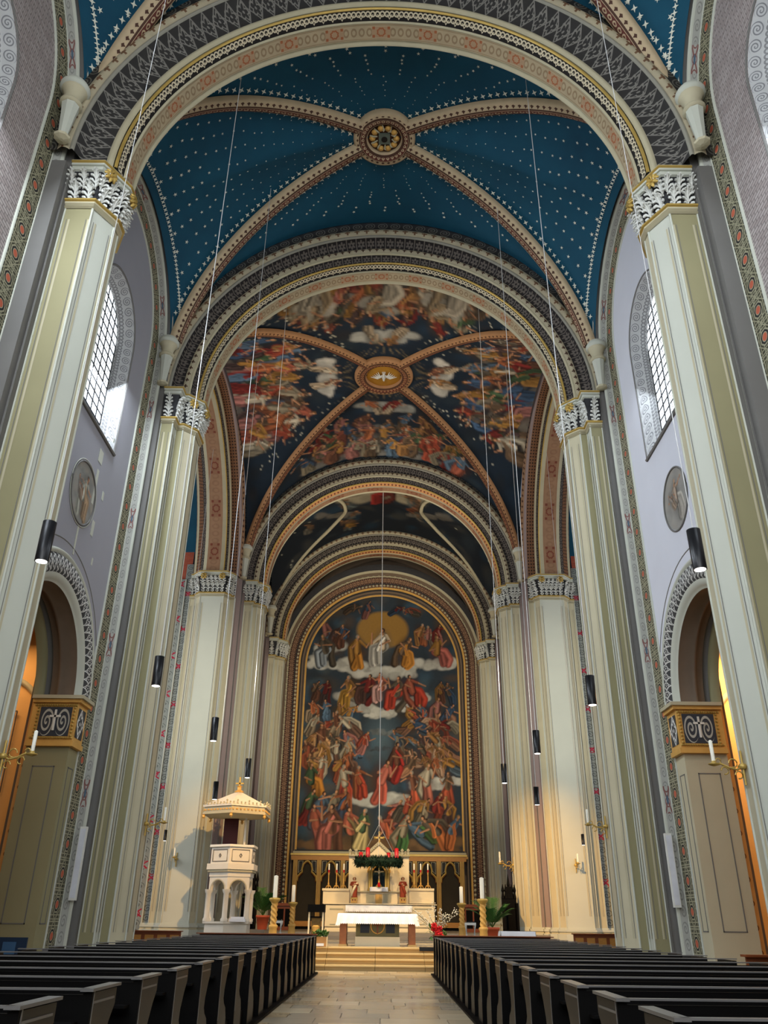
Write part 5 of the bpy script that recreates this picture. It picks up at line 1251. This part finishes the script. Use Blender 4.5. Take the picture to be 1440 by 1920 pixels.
# carved figures
def statue(px_, label, flip):
    x_, z_ = H(px_, 1693, 48.95); zp = H(px_, 1683, 48.95)[1] - z_; zt = H(px_, 1645, 48.95)[1] - z_; h = zt - zp
    t = thing('statue', label, 'statue', (x_, 48.95, z_)); q = MB(); q.box(-.17, .17, -.15, .15, 0, zp, GOLDP); q.box(-.2, .2, -.18, .18, zp - .05, zp, GOLD)
    for k in (-.07, .07): q.box(k - .03, k + .03, -.16, -.15, zp * .4, zp * .7, WOODR)
    q.build('pedestal', t)
    # continuous robed body
    q = MB(); rows = []; n = 22
    for (f, rx, ry, dx) in ((0, .17, .13, 0), (.05, .18, .14, 0), (.25, .15, .12, .02), (.45, .16, .12, .03), (.6, .15, .11, .01), (.72, .17, .1, -.01), (.79, .15, .09, 0), (.83, .06, .055, 0), (.86, .055, .055, 0), (.89, .075, .08, 0), (.94, .08, .085, 0), (.985, .05, .055, 0), (1.0, .01, .01, 0)):
        rows.append([(flip * dx * h + rx * h * .9 * (1 + (.1 * math.sin(7 * a_) if f < .7 else 0)) * math.cos(a_), ry * h * (1 + (.12 * math.cos(6 * a_) if f < .7 else 0)) * math.sin(a_), zp + f * h) for a_ in [2 * PI * j / n for j in range(n)]])
    q.grid(rows[:7], REDROBE, close=True); q.grid(rows[6:], SKIN, close=True)
    for sg in (-1, 1):
        q.tube([(sg * .14 * h, 0, zp + .76 * h), (sg * .2 * h, -.04 * h, zp + .62 * h), (sg * .07 * h, -.15 * h, zp + .58 * h + .06 * h * (sg * flip > 0))], [.055 * h, .05 * h, .035 * h], REDROBE, 8)
        hx, hz_ = sg * .05 * h, zp + .58 * h + .07 * h * (sg * flip > 0); q.tube([(hx + sg * .02 * h, -.15 * h, hz_), (hx - sg * .03 * h, -.17 * h, hz_ + .03 * h)], [.03 * h, .02 * h], SKIN, 6)
        for k in range(4): q.tube([(hx - sg * .02 * h, -.17 * h, hz_ + .012 * h * k), (hx - sg * .06 * h, -.175 * h, hz_ + .014 * h * k + .01 * h)], .007 * h, SKIN, 5)
        q.tube([(hx, -.17 * h, hz_ + .03 * h), (hx - sg * .01 * h, -.18 * h, hz_ + .07 * h)], .008 * h, SKIN, 5)
    q.tube([(0, -.08 * h, zp + .925 * h), (0, -.098 * h, zp + .91 * h)], .01 * h, SKIN, 6)
    for sg in (-1, 1): q.tube([(sg * .03 * h, -.078 * h, zp + .935 * h), (sg * .031 * h, -.084 * h, zp + .935 * h)], .008 * h, WOODD, 6)
    q.tube([(-.02 * h, -.08 * h, zp + .893 * h), (.02 * h, -.08 * h, zp + .893 * h)], .006 * h, REDROBE, 5); q.build('body', t, True)
    q = MB(); q.lathe([(.08 * h, zp + .86 * h), (.1 * h, zp + .92 * h), (.092 * h, zp + .97 * h), (.04 * h, zp + 1.01 * h)], WOODR, 0, .025 * h, 12); q.build('hair', t, True)
    q = MB(); q.tube([(.16 * h * flip, -.03 * h, zp + .74 * h), (.02 * h, -.15 * h, zp + .5 * h), (-.13 * h * flip, -.12 * h, zp + .2 * h), (-.1 * h * flip, -.1 * h, zp + .05 * h)], [.05 * h, .07 * h, .07 * h, .04 * h], MARB if flip > 0 else REDROBE, 8); q.build('mantle_fold', t, True)
statue(663.5, 'carved and painted figure in red robe holding a white mantle, left on the altar', 1)
statue(755.4, 'carved figure in dark red robe and pale cap, right on the altar', -1)
# crucifix, votive light
x_, z_ = H(710.5, 1664, 49.1)
t = thing('altar_crucifix', 'gilt crucifix standing in the dark altar niche', 'crucifix', (x_, 49.1, z_)); top = H(710.5, 1627, 49.1)[1] - z_
q = MB(); q.lathe([(.2, 0), (.2, .05), (.06, .2), (.05, .4)], GOLD, n=12); q.build('foot', t, True)
q = MB(); q.box(-.04, .04, -.03, .03, .35, top, GOLD); q.box(-.27, .27, -.03, .03, top * .76, top * .76 + .08, GOLD); q.build('cross', t)
q = MB(); q.tube([(0, -.06, top * .45), (0, -.07, top * .58), (0, -.07, top * .74), (0, -.07, top * .79)], [.03, .05, .07, .03], MARB, 8); q.tube([(-.24, -.05, top * .81), (0, -.07, top * .77), (.24, -.05, top * .81)], .022, MARB, 6); q.lathe([(.02, top * .79), (.05, top * .82), (.045, top * .86), (.01, top * .88)], MARB, 0, -.07, 8); q.build('corpus', t, True)
q = MB(); q.box(-.5, .5, -.15, .2, -.2, .02, LINEN); q.build('linen_block', t)
q = MB(); q.lathe([(.06, 0), (.08, .1), (.07, .22)], mat('red_glass', color=C((190, 20, 20)), rough=.2), n=12)
o = q.build('votive_light', None, True); o.location = (x_, 48.85, z_ + .02); tag(o, 'small red votive light before the altar crucifix', 'candle')
# advent wreath
xw, zw = H(710, 1616, 47.2)
t = thing('advent_wreath', 'large hanging fir wreath with four red candles above the altar', 'wreath', (xw, 47.2, zw)); Rw = 1.16
q = MB(); q.tube([(Rw * math.cos(2 * PI * i / 40), Rw * math.sin(2 * PI * i / 40), 0) for i in range(41)], .17, FIR, 10); q.build('wreath_core', t, True)
q = MB(); random.seed(9)
for i in range(900):
    a_ = random.uniform(0, 2 * PI); b_ = random.uniform(0, 2 * PI); c_ = Vector(((Rw + .15 * math.cos(b_)) * math.cos(a_), (Rw + .15 * math.cos(b_)) * math.sin(a_), .15 * math.sin(b_)))
    d_ = Vector((math.cos(b_) * math.cos(a_), math.cos(b_) * math.sin(a_), math.sin(b_))) + Vector((random.uniform(-.6, .6), random.uniform(-.6, .6), random.uniform(-.6, .6))); d_.normalize(); w_ = d_.cross(Vector((0, 0, 1))).normalized() * .03
    q.face([c_ - w_, c_ + w_, c_ + d_ * .17 + w_ * .3, c_ + d_ * .17 - w_ * .3], FIR)
o = q.build('fir_needles', t); o['kind'] = 'stuff'
for px_, dy in ((676.6, .55), (689.8, -.9), (728.6, .8), (743.6, -.6)):
    x_ = H(px_, 1600, 47.2 + dy)[0] - xw; q = MB(); q.lathe([(.11, .12), (.11, .62 if dy < 0 else .5), (.03, .66 if dy < 0 else .53)], REDW, x_, dy, 14); q.build('red_candle', t, True)
ztop = VK.z(xw, 47.2) - zw
q = MB()
for k in range(3):
    a_ = k * 2.094 + .5; q.tube([(Rw * math.cos(a_), Rw * math.sin(a_), .1), (0, 0, 1.9)], .01, CABLE, 5)
q.build('hanging_wire', t); q = MB(); q.tube([(0, 0, 1.9), (0, 0, ztop)], .022, CABLE, 6); q.build('cable', t)

# ---------------------------------------------------------------- free-standing altar table
TY = 33.0; tz = .66
x0, ztp = at(635, 1712, 32.4).x, at(635, 1712, 32.4).z; x1 = at(781.5, 1712, 32.4).x
t = thing('altar_table', 'marble-legged altar table with cross emblem block beneath, on the top step', 'altar', ((x0 + x1) / 2, TY, tz)); ht = ztp - tz; L_ = (x1 - x0) / 2
MARBR = mat('red_veined_marble', color=C((158, 96, 54)), rough=.35, var=.35, nscale=6)
for sx in (-1, 1):
    for sy in (-1, 1): q = MB(); q.box(sx * (L_ - .17) - .12, sx * (L_ - .17) + .12, sy * .42 - .12, sy * .42 + .12, .04, ht - .1, MARBR); q.box(sx * (L_ - .17) - .15, sx * (L_ - .17) + .15, sy * .42 - .15, sy * .42 + .15, 0, .06, STEPM); q.build('leg', t)
q = MB(); q.box(-L_, L_, -.6, .6, ht - .1, ht - .012, MARB); q.build('table_top', t)
q = MB(); q.box(-.8, .8, -.42, .42, 0, .3, MARB); q.box(-.78, .78, -.4, .4, .3, ht - .14, mat('olive_panel', color=C((110, 104, 72)))); q.build('centre_block', t)
q = MB()
for sx in (-1, 1): q = MB(); q.box(*sorted((sx * .62, sx * .3)), -.42, -.4, .42, ht - .2, BLACK); q.build('dark_panel', t)
q = MB(); zc_ = .3 + (ht - .44) / 2 + .04
q.tube([(.24 * math.cos(2 * PI * i / 24), -.42, zc_ + .24 * math.sin(2 * PI * i / 24)) for i in range(25)], .02, GOLDP, 6); q.box(-.025, .025, -.44, -.41, zc_ - .24, zc_ + .22, WOODR); q.box(-.14, .14, -.44, -.41, zc_ + .02, zc_ + .07, WOODR); q.build('cross_emblem', t)
t2 = thing('altar_table_cloth', 'white scalloped cloth hanging over the free-standing altar table', 'cloth', ((x0 + x1) / 2, TY, ztp)); q = MB(); n = 80; e = .02
def cloth_ring(off, z_, wav, sc=False):
    pts = []
    per = [(-L_ - off + (2 * L_ + 2 * off) * i / n, -.62 - off) for i in range(n + 1)] + [(L_ + off, -.62 - off + (1.24 + 2 * off) * i / 24) for i in range(1, 25)] + [(L_ + off - (2 * L_ + 2 * off) * i / n, .62 + off) for i in range(1, n + 1)] + [(-L_ - off, .62 + off - (1.24 + 2 * off) * i / 24) for i in range(1, 24)]
    for k, (x_, y_) in enumerate(per):
        w_ = wav * math.sin(k * .9); pts.append((x_, y_ - w_ if abs(x_) < L_ else y_, z_ + (.03 * abs(math.sin(k * PI / 2)) if sc else 0) - (.06 if sc and abs(x_) > L_ * .96 else 0)))
    return pts
hb = at(700, 1733, 32.3).z - ztp
q.grid([cloth_ring(.0, 0, 0), cloth_ring(.03, -.03, .005), cloth_ring(.06, hb * .7, .02), cloth_ring(.1, hb, .035, True)], LINEN, close=True); top = [p for p in cloth_ring(0, 0, 0)]; q.face(top, LINEN); q.build('linen', t2, True)

# ---------------------------------------------------------------- gilded gothic screen below the fresco
t = thing('gothic_screen', 'golden wooden tracery screen with dark panels behind the high altar', 'screen', (0, 58.2, .92))
SX = [at(px_, 1660, 58.2).x for px_ in (552, 597, 642, 687, 733, 778, 823, 867)]; ztop = at(710, 1605, 58.2).z - .92; zbot = at(710, 1722, 58.2).z - .92
q = MB(); q.box(SX[0] - .3, SX[-1] + .3, -.1, .1, ztop - .3, ztop, WOODG); q.box(SX[0] - .36, SX[-1] + .36, -.16, .1, ztop, ztop + .12, GOLD); q.build('top_rail', t)
q = MB(); q.box(SX[0] - .3, SX[-1] + .3, -.1, .1, zbot - .5, zbot - .2, WOODG); q.box(SX[0] - .3, SX[-1] + .3, -.05, .1, 0, zbot - .5, WOODD); q.build('bottom_rail', t)
for x_ in SX:
    q = MB(); q.box(x_ - .15, x_ + .15, -.1, .1, zbot - .2, ztop - .3, WOODG)
    for k in (-.1, 0, .1): q.tube([(x_ + k, -.12, zbot - .2), (x_ + k, -.12, ztop - .3)], .03, GOLD, 6)
    q.build('post', t)
for i in range(7):
    a_, b_ = SX[i] + .15, SX[i + 1] - .15; q = MB(); q.box(a_, b_, .06, .09, zbot - .2, ztop - .3, CLOTHD); q.build('cloth_panel', t)
    q = MB(); cx_ = (a_ + b_) / 2; hw = (b_ - a_) / 2; zt = ztop - .3
    curve = [(-hw, zt - 1.25), (-hw * .96, zt - 1.0), (-hw * .7, zt - .82), (-hw * .5, zt - .72), (-hw * .52, zt - .5), (-hw * .4, zt - .25), (-hw * .18, zt - .1), (0, zt - .06)]; curve += [(-x1_, z1_) for x1_, z1_ in curve[-2::-1]]
    q.tube([(cx_ + x1_, -.06, z1_) for x1_, z1_ in curve], .06, GOLD, 6); q.tube([(cx_ + x1_ * .93, -.03, z1_ - .06) for x1_, z1_ in curve], .035, WOODR, 6)
    for sg in (-1, 1): q.tube([(cx_ + sg * hw * .9, -.04, zt - .06), (cx_ + sg * hw * .45, -.04, zt - .06), (cx_ + sg * hw * .6, -.04, zt - .6), (cx_ + sg * hw * .9, -.04, zt - .78), (cx_ + sg * hw * .9, -.04, zt - .06)], .022, CREAM, 5)
    q.build('tracery_arch', t)
    q = MB()
    for sg in (-1, 1): q.face([(cx_ + sg * hw, .02, zt), (cx_ + sg * hw * .45, .02, zt), (cx_ + sg * hw * .6, .02, zt - .6), (cx_ + sg * hw, .02, zt - .85)], DARKR)
    q.build('spandrel', t)

# ---------------------------------------------------------------- twisted candle columns
for px_, Y, y0, y1, d in ((511, 35.2, 1683, 1641, 'nearer left'), (546, 42.2, 1691, 1659, 'farther left'), (907, 35.2, 1685, 1645, 'nearer right'), (867, 42.2, 1693, 1662, 'farther right')):
    p = at(px_, 1753, Y); z0 = .66; hcol = at(px_, y0, Y).z - z0; hc = at(px_, y1, Y).z - z0
    t = thing('candle_column', 'golden twisted candle column with tall white candle, %s one' % d, 'candle stand', (p.x, Y, z0), 0, 'golden candle columns')
    q = MB(); q.lathe([(.2, 0), (.2, .08), (.17, .12), (.15, .5), (.18, .55), (.18, .6), (.13, .64)], GOLDP, n=16); q.build('pedestal', t, True)
    q = MB(); rows = []; n = 24
    for i in range(40):
        f = i / 39; z_ = .62 + (hcol - .8) * f; rows.append([((.115 + .022 * math.cos(3 * (a_ + f * 9))) * math.cos(a_), (.115 + .022 * math.cos(3 * (a_ + f * 9))) * math.sin(a_), z_) for a_ in [2 * PI * j / n for j in range(n)]])
    q.grid(rows, GOLDP, close=True); q.build('twisted_shaft', t, True)
    q = MB(); q.lathe([(.12, hcol - .2), (.2, hcol - .1), (.22, hcol - .08), (.22, hcol - .02), (.14, hcol)], GOLD, n=16); q.build('capital', t, True)
    q = MB(); q.lathe([(.085, hcol), (.085, hc - .03), (.03, hc)], WAX, n=14); q.build('candle', t, True)
# ---------------------------------------------------------------- potted palms
def palm(px_, Y, py_, zf, label, seed, sc=1):
    random.seed(seed); p = at(px_, py_, Y); t = thing('potted_palm', label, 'plant', (p.x, Y, zf)); q = MB()
    q.lathe([(.22 * sc, 0), (.3 * sc, .5 * sc), (.33 * sc, .5 * sc), (.33 * sc, .6 * sc), (.28 * sc, .6 * sc)], TERRA, n=24); q.build('pot', t, True)
    for k in range(16):
        a_ = random.uniform(0, 2 * PI); L_ = random.uniform(.9, 1.5) * sc; dr = random.uniform(.35, .9); q = MB(); pts = []
        for i in range(9): f = i / 8; pts.append(Vector((math.cos(a_) * L_ * f * dr, math.sin(a_) * L_ * f * dr, .58 * sc + L_ * (f * 1.05 - .55 * dr * f * f))))
        q.tube(pts, .012, LEAFG, 5)
        for i in range(2, 9):
            for sg in (-1, 1):
                for h_ in (0, .5):
                    if i + h_ > 8: continue
                    b_ = pts[min(8, i)].lerp(pts[min(8, i + 1)], h_); d_ = (pts[min(8, i)] - pts[i - 1]).normalized(); sd = d_.cross(Vector((0, 0, 1))).normalized() * sg
                    tip = b_ + sd * .26 * sc + d_ * .16 * sc - Vector((0, 0, .06)); w_ = d_ * .035; q.face([b_ - w_, b_ + w_, tip + w_ * .2, tip - w_ * .2], LEAFG)
        q.build('frond', t)
q = MB(); p0 = at(457, 1745, 42.5); p1 = at(498, 1745, 42.5); q.box(p0.x, p1.x, 42.0, 43.6, .66, 1.04, GREYS); o = q.build('stone_dais'); tag(o, 'low grey stone dais under the left potted palm', 'dais')
palm(491, 42.6, 1744, 1.04, 'green palm in orange pot on the left dais beside the pulpit', 4)
palm(924, 41.0, 1752, .66, 'green palm in orange pot on the right behind the candle columns', 8)
# ---------------------------------------------------------------- lectern, wooden planter, flowers
p = at(592, 1750, 34.0); t = thing('lectern', 'dark reading desk with light legs and carved front left of the altar table', 'lectern', (p.x, 34.0, .66)); zt = at(592, 1696, 34).z - .66
q = MB(); q.box(-.32, .32, -.3, .25, zt - .26, zt, WOODD); q.build('desk_top', t)
q = MB(); q.box(-.26, .26, -.2, .2, zt - .45, zt - .4, WOODD); q.build('shelf', t)
for sx in (-1, 1):
    for sy in (-1, 1): q = MB(); q.box(sx * .26 - .03, sx * .26 + .03, sy * .2 - .03, sy * .2 + .03, 0, zt - .26, MARB if sy < 0 else WOODD); q.build('leg', t)
q = MB(); q.box(-.17, .17, -.14, .1, .1, zt - .45, mat('mossy_carving', color=C((104, 84, 44)), var=.5, nscale=7)); q.lathe([(.1, .3), (.14, .6), (.08, zt - .7)], GOLDP, 0, -.14, 10); q.build('carved_front', t)
p = at(599, 1786, 31.2); t = thing('wooden_planter', 'tan wooden crate planter with green sprigs on the steps', 'planter', (p.x, 31.62, .66)); zt = at(599, 1757, 31.4).z - .66
q = MB(); q.box(-.2, .2, -.14, .16, 0, zt, mat('tan_board', color=C((186, 138, 84)))); q.build('crate', t); q = MB(); q.box(.2, .23, -.14, .16, 0, zt + .02, MARB); q.build('corner_post', t)
q = MB(); random.seed(2)
for i in range(160):
    c_ = Vector((random.uniform(-.26, .24), random.uniform(-.2, .2), zt + random.uniform(0, .16))); d_ = Vector((random.uniform(-1, 1), random.uniform(-1, 1), random.uniform(0, 1))).normalized() * .12; w_ = d_.cross(Vector((0, 0, 1))).normalized() * .025
    q.face([c_ - w_, c_ + d_ * .5 - w_ * 1.2, c_ + d_, c_ + d_ * .5 + w_ * 1.2, c_ + w_], LEAFG)
o = q.build('sprigs', t); o['kind'] = 'stuff'
q = MB(); q.box(-.16, .12, -.24, -.15, .02, .1, LINEN); q.build('folded_paper', t)
p = at(822, 1745, 31.0); t = thing('flower_arrangement', 'black stand with red blooms and white blossom branches right of the altar steps', 'flowers', (at(820, 1760, 31.7).x, 31.75, .66)); zf = at(820, 1752, 31.7).z - .66; random.seed(31)
q = MB(); q.lathe([(.04, 0), (.04, zf - .25), (.12, zf - .15), (.14, zf)], BLACK, n=12)
for k in range(3): c_, s_ = math.cos(k * 2.1), math.sin(k * 2.1); q.tube([(0, 0, .35), (c_ * .16, s_ * .16, .2), (c_ * .22, s_ * .22, 0)], .018, BLACK, 6)
q.build('stand', t, True)
WB = mat('white_blossom', color=C((214, 210, 196)), var=.1); GB = mat('grey_branch', color=C((92, 84, 58)))
for k in range(12):
    a_ = random.uniform(-.4, PI + .4) if k < 9 else random.uniform(PI, 2 * PI); L_ = random.uniform(.7, 1.15); dx = random.uniform(.2, 1) * math.cos(a_); pts = [Vector((dx * f * L_, random.uniform(-.3, .3) * f, zf + L_ * (f * .95 - .25 * f * f * abs(dx)))) for f in (0, .2, .4, .6, .8, 1)]
    q = MB(); q.tube(pts, [.012, .01, .009, .008, .006, .004], GB, 5)
    for i in range(26):
        f = random.uniform(.3, 1) * 5; b_ = pts[int(min(4, f))].lerp(pts[int(min(4, f)) + 1], f % 1) + Vector((random.uniform(-.07, .07), random.uniform(-.07, .07), random.uniform(-.07, .07))); b0 = len(q.v); q.lathe([(.004, -.018), (.02, 0), (.004, .018)], WB, b_.x, b_.y, 5); q.v[b0:] = [(x_, y_, z_ + b_.z) for x_, y_, z_ in q.v[b0:]]
    q.build('blossom_branch', t)
REDF = mat('red_bloom', color=C((196, 24, 30)), var=.2, nscale=12)
for k in range(7):
    c_ = Vector((random.uniform(-.2, .12), random.uniform(-.25, -.05), zf + random.uniform(-.05, .28))); q = MB()
    for i in range(7):
        a_ = i * .9; d_ = Vector((math.cos(a_) * .09, -.02, math.sin(a_) * .09)); q.tube([c_, c_ + d_ * .7 + Vector((0, -.06, 0)), c_ + d_ * 1.2 + Vector((0, -.02, 0))], [.02, .04, .015], REDF, 6)
    q.build('red_bloom', t, True)
q = MB()
for i in range(60):
    c_ = Vector((random.uniform(-.3, .3), random.uniform(-.2, .1), zf + random.uniform(-.2, .2))); d_ = Vector((random.uniform(-1, 1), random.uniform(-1, .3), random.uniform(-.8, .8))).normalized() * .22; w_ = d_.cross(Vector((0, 0, 1))).normalized() * .04
    q.face([c_ - w_ * .3, c_ + d_ * .5 - w_, c_ + d_, c_ + d_ * .5 + w_, c_ + w_ * .3], LEAFG)
o = q.build('leaves', t); o['kind'] = 'stuff'
q = MB(); x0 = at(786, 1783, 31.6).x; x1 = at(820, 1783, 31.6).x; q.box(x0, x1 + .25, 31.42, 32.0, .66, .675, BLACK); q.box(x0, x1 + .25, 31.41, 31.425, .56, .675, BLACK); o = q.build('door_mat'); tag(o, 'dark rubber mat on the top altar step at the right', 'mat')
# ---------------------------------------------------------------- side furniture of the choir
p0 = at(937, 1746, 38.5); p1 = at(1001, 1746, 38.5)
t = thing('cloth_covered_bench', 'low bench under a white cloth at the foot of the back right pier', 'bench', ((p0.x + p1.x) / 2, 38.5, .66)); L_ = (p1.x - p0.x) / 2; hz = p0.z - .66
q = MB(); q.box(-L_ + .05, L_ - .05, -.35, .35, 0, hz - .03, WOODG); q.build('bench_body', t)
q = MB(); q.grid([[(-L_ + 2 * L_ * i / 30, .4, hz - .1) for i in range(31)], [(-L_ + 2 * L_ * i / 30, .38, hz) for i in range(31)], [(-L_ + 2 * L_ * i / 30, -.38, hz) for i in range(31)], [(-L_ + 2 * L_ * i / 30, -.42 + .01 * math.sin(i), hz - .2) for i in range(31)]], LINEN)
for sx in (-1, 1): q.grid([[(sx * L_, -.38, hz), (sx * L_, .38, hz)], [(sx * (L_ + .08), -.4, .1), (sx * (L_ + .08), .4, .1)]], LINEN)
q.build('cloth', t, True)
def stall(px0, px1, pyt, Y, label):
    x0, x1 = at(px0, 1740, Y).x, at(px1, 1740, Y).x; zt = at(px0, pyt, Y).z - .66; t = thing('choir_stall', label, 'choir stall', ((x0 + x1) / 2, Y, .66)); w_ = (x1 - x0) / 2
    q = MB(); q.box(-w_, w_, .1, .2, 0, zt * .62, WOODD); q.build('back_panel', t)
    q = MB(); q.box(-w_, -w_ + .1, -.5, .2, 0, zt * .55, WOODD); q.box(w_ - .1, w_, -.5, .2, 0, zt * .55, WOODD); q.build('arm_rest', t)
    q = MB(); q.box(-w_, w_, -.35, .1, .42, .48, WOODD); q.build('seat', t)
    q = MB(); q.box(-w_ * .5, w_ * .5, .08, .2, zt * .62, zt * .8, WOODD)
    for k in (-.8, -.4, 0, .4, .8):
        b0 = len(q.v); hh = zt * (.38 if k == 0 else .22); q.lathe([(.09, 0), (.05, hh * .4), (.08, hh * .55), (.01, hh)], WOODD, k * w_, .14, 6); q.v[b0:] = [(a1, a2, a3 + zt * .62) for a1, a2, a3 in q.v[b0:]]
    q.build('pinnacle', t)
stall(452, 478, 1612, 45.2, 'black carved choir stall with pinnacles right of the pulpit')
stall(944, 972, 1638, 45.0, 'black carved choir stall with pinnacles before the right choir wall')
def credence(px0, px1, pyt, Y, label):
    x0, x1 = at(px0, 1740, Y).x, at(px1, 1740, Y).x; zt = at(px0, pyt, Y).z - .92; t = thing('side_cabinet', label, 'cabinet', ((x0 + x1) / 2, Y, .92)); w_ = (x1 - x0) / 2
    q = MB(); q.box(-w_, w_, -.4, .4, 0, zt - .15, WOODR); q.build('body', t); q = MB(); q.box(-w_ - .1, w_ + .1, -.5, .45, zt - .15, zt, WOODR); q.build('top', t)
    for k in (-.5, .5): q = MB(); q.box(k * w_ - w_ * .4, k * w_ + w_ * .4, -.43, -.4, .2, zt - .3, WOODD); q.build('door', t)
credence(518, 548, 1693, 52, 'red-brown wooden cabinet at the left side of the choir'); credence(872, 902, 1696, 52, 'red-brown wooden cabinet at the right side of the choir')
def stool(px_, Y, pyt, zf, label):
    x_ = at(px_, 1740, Y).x; zt = at(px_, pyt, Y).z - zf; t = thing('white_stool', label, 'stool', (x_, Y, zf)); q = MB(); q.box(-.24, .24, -.2, .2, zt - .1, zt, WHITEO); q.build('seat', t)
    for sx in (-1, 1):
        for sy in (-1, 1): q = MB(); q.tube([(sx * .2, sy * .16, zt - .1), (sx * .17, sy * .14, zt * .4), (sx * .23, sy * .17, 0)], [.04, .025, .035], WHITEO, 8); q.build('leg', t, True)
    q = MB(); q.box(-.2, .2, -.16, .16, zt, zt + .05, BLACK); q.build('cushion', t)
stool(882, 40.5, 1730, .66, 'white-legged stool between the right candle columns'); stool(519, 40.5, 1726, .66, 'white-legged stool between the left candle columns')
# wooden bench fronts at the sides of the crossing and the right aisle
def side_bench(px0, px1, py0, Y, zf, label):
    a_, b_ = at(px0, py0, Y), at(px1, py0, Y); t = thing('panelled_bench', label, 'bench', ((a_.x + b_.x) / 2, Y, zf)); w_ = (b_.x - a_.x) / 2; h_ = a_.z - zf
    q = MB(); q.box(-w_, w_, 0, .06, 0, h_ - .04, WOODR); q.build('front_board', t); q = MB(); q.box(-w_ - .05, w_ + .05, -.12, .16, h_ - .04, h_, WOODR); q.build('book_rest', t)
    n = max(3, int(2 * w_ / .45))
    for k in range(n): q = MB(); x_ = -w_ + 2 * w_ * (k + .5) / n; q.box(x_ - w_ / n * .7, x_ + w_ / n * .7, -.025, 0, .12, h_ - .16, WOODG); q.build('panel', t)
side_bench(246, 340, 1744, 38.0, 0, 'red-brown panelled bench front in the left transept')
side_bench(1075, 1160, 1750, 36.5, 0, 'red-brown panelled bench front in the right transept')
side_bench(1398, 1470, 1790, 18.6, 0, 'brown panelled bench at the foot of the right aisle arch')
p = at(16, 1757, 22.6); t = thing('notice_board', 'dark blue notice board standing under the left aisle arch', 'board', (p.x, 22.4, 0))
q = MB(); q.box(-.55, .55, 0, .06, .15, p.z, mat('blue_board', color=C((26, 46, 70)))); q.build('panel', t); q = MB(); q.box(-.02, .3, -.02, 0, .3, p.z - .1, mat('blue_sheet', color=C((56, 92, 128)))); q.build('sheet', t)
for sx in (-1, 1): q = MB(); q.box(sx * .5 - .03, sx * .5 + .03, -.2, .26, 0, .15, BLACK); q.build('foot', t)
